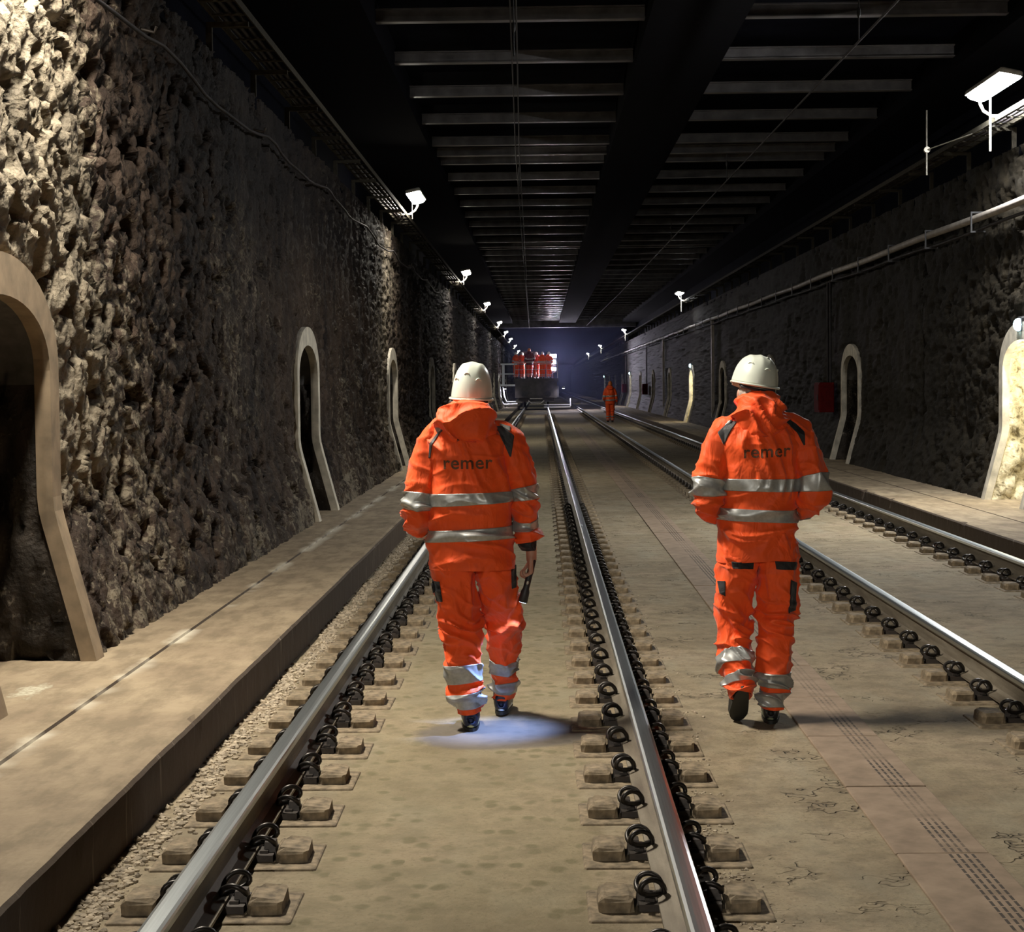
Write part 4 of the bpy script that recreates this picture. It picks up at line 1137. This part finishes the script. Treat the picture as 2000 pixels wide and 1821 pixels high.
        sh = Tube([(0, -.03, .07, .045, .055, 2.1), (0, -.035, .13, .043, .05, 2.1), (0, -.035, .2, .047, .056, 2.1)], lambda P, t, u, s_: .002 * perlin(P[..., 0] * 30, P[..., 1] * 30, P[..., 2] * 30), 0)
        o = sh.mesh('shaft', M[mats[0]], b, r(14), r(26)); so = o.modifiers.new('thickness', 'SOLIDIFY'); so.thickness = .006
        for (z0, z1, g, mt, nm) in ((0, .017, 1.06, mats[1], 'sole'), (.022, .034, 1.035, mats[2], 'sole_trim')):
            V = []; n = 40
            for z in (z0, z1):
                for i in range(n):
                    a = 2 * PI * i / n; sy = math.sin(a)
                    yy = .045 + .145 * sy; w = np.interp(yy, [-.1, -.06, .0, .05, .12, .16, .19], [.022, .036, .037, .04, .046, .04, .02])
                    V.append((math.copysign(abs(math.cos(a)) ** .6, math.cos(a)) * w * g, .045 + (yy - .045) * g, z))
            F = [(i, (i + 1) % n, n + (i + 1) % n, n + i) for i in range(n)] + [tuple(range(n, 2 * n)), tuple(range(n - 1, -1, -1))]
            mb = MB(); mb.add(V, F, 0, False); mb.build(nm, M[mt], b)
    return root

def cloth_patch(lft, rgt, mt, nm, parent, srcs, off, nr=26, nc=10):
    """a piece of cloth sewn on the back: left and right edges given as (x, z) points"""
    V = []; F = []
    for o in srcs:
        b = len(V); V += [v.co.copy() for v in o.data.vertices]; F += [[i + b for i in p.vertices] for p in o.data.polygons]
    bv = BVHTree.FromPolygons(V, F)
    def edge(E, k): 
        E = np.array(E); t = np.linspace(0, 1, len(E)); return np.array([np.interp(k, t, E[:, 0]), np.interp(k, t, E[:, 1])])
    G = []; last = -.1
    for i in range(nr):
        k = i / (nr - 1); row = []
        for j in range(nc):
            p = edge(lft, k) * (1 - j / (nc - 1)) + edge(rgt, k) * j / (nc - 1)
            h = bv.ray_cast(Vector((p[0], -1, p[1])), Vector((0, 1, 0)))
            if h[0] is not None: last = h[0].y
            row.append((p[0], (h[0].y if h[0] is not None else last) - off, p[1]))
        G.append(row)
    V = np.array(G).reshape(-1, 3); idx = np.arange(nr * nc).reshape(nr, nc)
    F = np.stack([idx[:-1, :-1], idx[1:, :-1], idx[1:, 1:], idx[:-1, 1:]], -1).reshape(-1, 4)
    o = link(nm, np_mesh(nm, V, F, True), M[mt], parent)
    so = o.modifiers.new('thickness', 'SOLIDIFY'); so.thickness = .004; so.offset = 0
    return o

LEFT_MAN = dict(
    pos=(-0.339, 8.34, 0), seed=1.7, head=(.006, .04, 1.555), yaw=-.22, pitch=-.08, neck=(0, -.005, 1.50), hair='hair_dark',
    helmet_size=(.094, .126, .168), htilt=.03, hroll=.05, vents=((-.9, .3), (-2.2, .3), (-1.57, .42)),
    torso=[(0, 0, .785, .206, .155, 2.4), (0, 0, .9, .205, .157, 2.4), (-.006, 0, 1.03, .205, .152, 2.4), (-.012, 0, 1.15, .203, .15, 2.4), (-.012, 0, 1.27, .198, .148, 2.4), (-.01, -.01, 1.37, .194, .138, 2.4), (-.008, -.012, 1.435, .182, .115, 2.3), (0, -.005, 1.48, .135, .088, 2.2), (0, 0, 1.51, .08, .07, 2)],
    bands=[(1.096, 1.152), (.926, .982)],
    arms=[[(-.155, 0, 1.425, .075), (-.208, -.01, 1.31, .082), (-.24, -.02, 1.18, .078), (-.252, -.02, 1.06, .074), (-.258, .07, 1.0, .068), (-.25, .16, .975, .06), (-.245, .22, .965, .052)],
          [(.155, 0, 1.425, .072), (.208, 0, 1.31, .08), (.243, -.005, 1.18, .072), (.258, 0, 1.07, .068), (.264, .03, .985, .066), (.272, .035, .915, .062), (.28, .04, .868, .05)]],
    arm_knots=[[(1.05, .09)], [(1.03, .09), (.95, .05)]], sleeve_ends=(None, 6.05),
    arm_bands=[(0, 2.25, 2.8), (0, 4.1, 4.6), (1, 2.05, 2.58), (1, 3.5, 4.15)], cuffs=[(1, 4.9, 6.0)],
    hands=[((.284, .04, .842), (0, .05, -1), (-1, .1, 0), 1, 62), ((-.243, .245, .962), (.15, .9, -.3), (.9, 0, -.3), -1, 30)],
    hood=[(-.012, -.02, 1.548, .1, .07, 2), (-.015, -.035, 1.53, .12, .09, 2), (-.017, -.06, 1.505, .13, .108, 2.1), (-.017, -.085, 1.48, .134, .105, 2.2), (-.017, -.11, 1.44, .124, .08, 2.2), (-.02, -.135, 1.40, .09, .045, 2.1), (-.02, -.142, 1.39, .05, .02, 2)],
    hood_knots=[(1.50, .09), (1.43, .06)], hood_amp=1.0,
    panels=[([(.123, 1.463), (.151, 1.407), (.187, 1.321)], [(.152, 1.467), (.209, 1.419), (.194, 1.321)], 'grey_panel', 'shoulder_panel'),
            ([(-.131, 1.454), (-.152, 1.436), (-.188, 1.389), (-.196, 1.317)], [(-.117, 1.454), (-.141, 1.436), (-.178, 1.379), (-.188, 1.317)], 'grey_panel', 'shoulder_panel'),
            ([(-.17, 1.465), (-.152, 1.436)], [(-.133, 1.482), (-.122, 1.457)], 'tape', 'shoulder_tape'), ([(.14, 1.477), (.144, 1.468)], [(.191, 1.462), (.19, 1.441)], 'tape', 'shoulder_tape')],
    text=('remer', -.011, 1.268, .088, 0.0),
    legs=[[(-.075, 0, .93, .11, .13), (-.086, 0, .80, .113, .135), (-.083, 0, .70, .102, .12), (-.062, .01, .58, .097, .105), (-.054, .03, .47, .094, .10), (-.05, .035, .36, .09, .095), (-.042, .03, .25, .088, .09), (-.028, .03, .16, .074, .08), (-.018, .035, .085, .062, .07)],
          [(.075, .02, .93, .11, .13), (.10, .03, .80, .11, .13), (.125, .09, .68, .10, .115), (.14, .17, .56, .094, .105), (.145, .24, .46, .088, .098), (.143, .31, .34, .078, .088), (.138, .37, .22, .07, .078), (.132, .405, .13, .062, .07), (.13, .41, .088, .058, .066)]],
    leg_knots=[[(.16, .08), (.5, .08)], [(.5, .06), (.15, .05)]],
    leg_bands=[[(6 - 60 / 110 - .09, 6 + 15 / 90), (6 + 60 / 90, 7 + 42 / 75)], [(5 + 2.3 / 12, 5 + 9.1 / 12), (6 + 2.0 / 9, 6 + 8.5 / 9)]],
    pockets=[([(-.192, .731), (-.172, .63)], [(-.152, .731), (-.14, .635)], 'thigh_pocket'), ([(.19, .8), (.19, .684)], [(.212, .8), (.21, .689)], 'thigh_pocket')],
    boots=[((-.018, .075, 0), 0, .05, ('boot_navy', 'sole', 'sole_yellow')), ((.128, .445, .01), .0, -.05, ('boot_navy', 'sole', 'sole_white'))])
RIGHT_MAN = dict(
    pos=(1.036, 8.5, 0), seed=5.2, head=(.002, .045, 1.607), yaw=.1, pitch=-.05, neck=(.01, 0, 1.50), hair='hair',
    helmet_size=(.108, .138, .138), htilt=.02, hroll=.17, vents=((-1.3, .3), (-.35, .35), (-1.0, .72), (-2.2, .42)),
    torso=[(.005, 0, .80, .196, .15, 2.4), (0, 0, .9, .19, .15, 2.4), (.005, 0, 1.03, .188, .145, 2.4), (.01, 0, 1.15, .19, .145, 2.4), (.012, 0, 1.27, .2, .145, 2.4), (.015, -.01, 1.37, .202, .137, 2.4), (.018, -.012, 1.44, .19, .115, 2.3), (.014, -.005, 1.485, .14, .088, 2.2), (.01, 0, 1.51, .08, .07, 2)],
    bands=[(1.137, 1.195), (.99, 1.05)],
    arms=[[(-.145, 0, 1.43, .072), (-.192, -.02, 1.33, .082), (-.224, -.04, 1.21, .078), (-.236, -.05, 1.11, .075), (-.215, .02, 1.05, .07), (-.165, .12, 1.05, .06), (-.11, .2, 1.06, .052)],
          [(.18, 0, 1.435, .075), (.232, -.01, 1.335, .084), (.264, -.03, 1.22, .078), (.276, -.04, 1.12, .073), (.245, .03, 1.06, .068), (.18, .13, 1.06, .06), (.125, .2, 1.07, .052)]],
    arm_knots=[[(1.1, .1)], [(1.1, .1)]],
    arm_bands=[(0, 2.2, 2.85), (0, 4.1, 4.5), (1, 2.15, 2.8), (1, 4.05, 4.5)],
    hands=[((-.095, .225, 1.062), (.75, .55, .1), (.1, -.3, -1), -1, 35), ((.11, .225, 1.072), (-.75, .55, .1), (-.1, -.3, -1), 1, 35)],
    hood=[(.006, -.01, 1.585, .085, .07, 2), (.006, -.025, 1.565, .1, .085, 2), (.008, -.045, 1.53, .112, .1, 2.1), (.012, -.065, 1.485, .128, .1, 2.2), (.014, -.09, 1.445, .122, .085, 2.2), (.016, -.115, 1.41, .085, .05, 2.1), (.016, -.125, 1.39, .035, .02, 2)],
    hood_knots=[(1.53, .06), (1.45, .08)], hood_amp=1.0,
    panels=[([(-.121, 1.475), (-.151, 1.457), (-.192, 1.421), (-.167, 1.366)], [(-.099, 1.471), (-.125, 1.439), (-.145, 1.402), (-.163, 1.362)], 'grey_panel', 'shoulder_panel'),
            ([(.125, 1.48), (.147, 1.458), (.186, 1.417), (.219, 1.354)], [(.143, 1.484), (.183, 1.461), (.223, 1.42), (.226, 1.358)], 'black_cloth', 'shoulder_panel'),
            ([(-.14, 1.472), (-.155, 1.455)], [(-.121, 1.482), (-.125, 1.472)], 'tape', 'shoulder_tape')],
    text=('remer', .035, 1.302, .086, .03),
    legs=[[(-.075, 0, .93, .108, .13), (-.086, 0, .80, .112, .132), (-.1, .01, .68, .1, .115), (-.108, .03, .56, .093, .1), (-.11, .04, .47, .09, .098), (-.105, .0, .37, .086, .09), (-.1, -.06, .28, .08, .085), (-.093, -.11, .2, .07, .075), (-.09, -.14, .155, .062, .066)],
          [(.08, 0, .93, .108, .13), (.095, 0, .80, .112, .132), (.105, 0, .68, .102, .115), (.1, .01, .56, .098, .1), (.095, .01, .46, .094, .097), (.088, 0, .36, .092, .092), (.085, 0, .25, .09, .09), (.076, .0, .15, .07, .075), (.07, .01, .075, .062, .068)]],
    leg_knots=[[(.25, .08), (.5, .1)], [(.16, .07), (.5, .08)]],
    leg_bands=[[(5 + .03 / .09, 6.0), (6 + .04 / .08, 7 - .02)], [(6 - .0, 6 + .7), (6 + .93, 7 + .05 / .075)]],
    pockets=[([(-.132, .801), (-.127, .769)], [(-.024, .795), (-.027, .763)], 'back_pocket_flap'), ([(.076, .801), (.083, .762)], [(.186, .795), (.182, .756)], 'back_pocket_flap'),
             ([(.156, .708), (.147, .546)], [(.19, .69), (.186, .553)], 'thigh_pocket'), ([(-.192, .699), (-.185, .645)], [(-.16, .704), (-.158, .63)], 'thigh_pocket')],
    boots=[((-.088, -.10, .125), -.72, .02, ('boot', 'sole', 'sole')), ((.075, .055, 0), 0, -.12, ('boot', 'sole', 'sole_green'))])

worker('worker', LEFT_MAN, 'person in orange hi-vis suit and pale helmet walking between the left rails, torch in hand', 'people walking on the track')
worker('worker', RIGHT_MAN, 'person in orange hi-vis suit and white helmet walking between the two tracks, elbows bent', 'people walking on the track')

# torch in the left walker's hand
tor = empty('flashlight', (-0.339 + .272, 8.34 + .03, .74))
tag(tor, 'black hand torch pointing down, held by the worker between the left rails', 'torch')
ax = Vector((-.25, .0, -.97)).normalized(); tor.rotation_euler = ax.to_track_quat('Z', 'Y').to_euler()
mb = MB(); mb.tube([(0, 0, -.085), (0, 0, -.08), (0, 0, .06), (0, 0, .075), (0, 0, .125), (0, 0, .128)], [.010, .0155, .0155, .021, .023, .021], 18); mb.build('barrel', M['dark_metal'], tor)
mb = MB(); mb.tube([(0, 0, .1285), (0, 0, .130)], [.019, .017], 16); mb.build('lens', M['torch_glow'], tor)
mb = MB(); mb.ellipsoid((.0165, 0, .03), (.004, .007, .01), nu=8, nv=6); mb.build('switch', M['galv'], tor)
L = bpy.data.lights.new('torch_beam', 'SPOT'); L.energy = 85; L.color = (.3, .46, 1.0); L.spot_size = math.radians(72); L.spot_blend = 1.0; L.shadow_soft_size = .012
lo = bpy.data.objects.new('torch_beam', L); COL.objects.link(lo); lo.parent = tor; lo.location = (0, 0, .135); lo.rotation_euler = (PI, 0, 0)

def far_cfg(pos, seed, rz=0.0, cloth='orange', helmet='helmet', arms='down', hood_up=False, trousers=None):
    c = dict(LEFT_MAN); sw = math.sin(seed * 5.0)
    c.update(pos=pos, seed=seed, rz=rz, cloth=cloth, trouser_cloth=trousers or cloth, helmet_mat=helmet, text=None, panels=(), pockets=(), cuffs=(), sleeve_ends=(None, None), vents=())
    if arms == 'bent':
        c['arms'] = RIGHT_MAN['arms']; c['arm_bands'] = RIGHT_MAN['arm_bands']; c['hands'] = RIGHT_MAN['hands']
    else:
        c['arms'] = [[(-q[0] if False else q[0], q[1], q[2], q[3]) for q in A] for A in LEFT_MAN['arms']]
    c['legs'] = [[(-.078, 0, .93, .11, .13), (-.09, 0, .78, .11, .13), (-.095, .01, .6, .1, .11), (-.095, .02, .45, .092, .1), (-.095, .0, .25, .086, .09), (-.095, -.01, .085, .064, .07)],
                 [(.078, 0, .93, .11, .13), (.09, 0, .78, .11, .13), (.095, .03, .6, .1, .11), (.095, .06, .45, .092, .1), (.095, .05, .25, .086, .09), (.095, .04, .085, .064, .07)]]
    c['leg_bands'] = [[(3.9, 4.15), (4.45, 4.7)]] * 2; c['leg_knots'] = [[(.16, .08)], [(.5, .1)]]
    c['boots'] = [((-.095, .02, 0), 0, .05, ('boot', 'sole', 'sole')), ((.095, .07, 0), 0, -.05, ('boot', 'sole', 'sole'))]
    return c
worker('worker', far_cfg((2.958, 75.4, 0), 3.3, 0.0, helmet='helmet_orange'), 'small distant person in orange hi-vis suit walking away on the right track', 'people walking on the track', .35)

# ------------------------------------------------------------------ work wagon with its crew
WY, DZ = 112.6, 2.06
wg = empty('work_wagon', (-.33, WY + 4, 0)); tag(wg, 'dark work wagon with crew platform standing on the left track', 'wagon')
mb = MB(); mb.box((0, 0, DZ - .11), (2.86, 8, .2)); mb.build('deck', M['wagon'], wg)
mb = MB(); mb.box((0, 0, 1.35), (2.7, 7.9, 1.1)); mb.box((0, -3.7, .72), (2.3, .3, .35)); mb.build('body', M['wagon'], wg)
mb = MB(); mb.box((1.36, -2, 1.2), (.2, 3.5, .7)); mb.build('side_box', M['dark_metal'], wg)
for sx in (-.75, .75):
    for wy in (-2.4, 2.4):
        mb = MB(); mb.tube([(sx - .06, wy, .63), (sx + .06, wy, .63)], .44, 24, smooth=False); mb.build('wheel', M['dark_metal'], wg)
    mb = MB(); mb.tube([(sx, -3.95, 1.05), (sx, -4.25, 1.05), (sx, -4.26, 1.05), (sx, -4.3, 1.05)], [.07, .07, .2, .2], 16); mb.build('buffer', M['dark_metal'], wg)
mb = MB(); mb.tube([(-.5, -4.0, .62), (-.3, -4.06, .45), (.3, -4.06, .45), (.5, -4.0, .62)], .035, 8); mb.tube([(-.4, -4.0, .75), (.4, -4.0, .75)], .03, 8); mb.build('drawbar', M['galv'], wg)
mb = MB(); mb.box((1.35, -3.9, .2), (1.7, .1, .06)); mb.box((1.35, -3.9, .34), (1.7, .08, .05)); mb.box((2.2, -3.7, .5), (.08, .1, .5)); mb.build('light_strip_bar', M['white_metal'], wg)  # white bars standing in for the strip of light across the track floor
for sx, px_, lab in ((-2.0, -1.75, 'left'), (1.75, 1.6, 'right')):  # lamps added to brighten the white bars, none seen on the wagon
    mb = MB(); mb.bbox((sx, -4.2, 1.45), (.16, .1, .12), .015); mb.build('fill_lamp', M['dark_metal'], wg)
    mb = MB(); mb.box((sx, -4.2, 1.385), (.13, .08, .008)); mb.build('fill_lamp_glass', M['flood_glow'], wg)
# white guard rail on the left outrigger
mb = MB()
for x in (-2.36, -2.1): mb.box((x, -3.7, 2.3), (.16, .08, 1.4))
mb.box((-1.8, -3.7, 2.98), (1.2, .06, .1)); mb.box((-1.9, -3.7, 2.35), (1.0, .05, .06)); mb.box((-1.9, -3.7, 1.62), (1.1, .5, .12))
mb.build('guard_rail', M['white_metal'], wg)
mb = MB(); mb.tube([(-2.34, -3.7, 1.55), (-2.3, -3.75, .95), (-2.18, -3.8, .5), (-2.05, -3.8, .38), (-1.2, -3.8, .42)], .06, 8); mb.tube([(-2.12, -3.7, 1.5), (-2.05, -3.75, .95), (-1.9, -3.8, .56), (-1.3, -3.8, .56)], .05, 8)
mb.build('bent_frame', M['white_metal'], wg)  # two bent white tubes at the lower left of the wagon
mb = MB()
for x in (-1.38, -.7, .0, .7, 1.38):
    mb.tube([(x, -3.9, DZ - .02), (x, -3.9, DZ + 1.0)], .022, 6)
mb.tube([(-1.4, -3.9, DZ + 1.0), (1.4, -3.9, DZ + 1.0)], .022, 6); mb.tube([(-1.4, -3.9, DZ + .55), (1.4, -3.9, DZ + .55)], .018, 6)
mb.build('hand_rail', M['galv'], wg)
mb = MB(); mb.box((-.45, 1.5, DZ + .9), (1.3, 1.6, 1.8)); mb.build('cab', M['wagon'], wg)
crew = [(-1.28, .2, .4, 'orange', 'helmet', 'bent', 'standing at the left of the wagon deck'), (-.92, 1.2, -.5, 'orange', 'helmet', 'bent', 'second from the left on the wagon deck'),
        (-.42, -.12, .3, 'maroon', 'helmet_orange', 'bent', 'in dark maroon jacket at the middle of the wagon deck'), (.05, .9, 2.6, 'orange', 'helmet', 'down', 'facing the camera right of the maroon jacket on the wagon'),
        (.42, .3, .2, 'orange', 'helmet', 'down', 'second from the right on the wagon deck'), (.82, .5, -.4, 'orange', 'helmet', 'bent', 'at the right deck end by the floodlight')]
for k, (x, dy, rz, cl, he, ar, lb) in enumerate(crew):
    worker('worker', far_cfg((-.33 + x, WY + .35 + dy, DZ - .01), 7.1 + k * 1.3, rz, cl, he, ar, trousers='dark_orange' if cl == 'maroon' else None) | dict(scale=1.1 if cl == 'maroon' else .97),
           ('person in orange hi-vis suit ' if cl == 'orange' else 'person ') + lb, 'crew on the work wagon', .28)
# floodlight mast on the deck
fl = empty('floodlight', (.78, WY + 2.2, DZ - .01)); tag(fl, 'dazzling white floodlight on a mast at the right of the wagon deck', 'floodlight')
mb = MB(); mb.tube([(0, 0, 0), (0, 0, .9)], .035, 8); mb.build('mast', M['dark_metal'], fl)
for j, (x, z) in enumerate(((-.02, .55), (-.02, 1.0), (.02, 1.4))):
    mb = MB(); mb.bbox((x, .03, z), (.44, .1, .36), .02, rot=Matrix.Rotation(-.2, 3, 'X')); mb.build('lamp_head', M['dark_metal'], fl)
    mb = MB(); mb.box((x, -.025, z), (.4, .012, .32)); mb.build('lamp_glass', M['flood_glow'], fl)
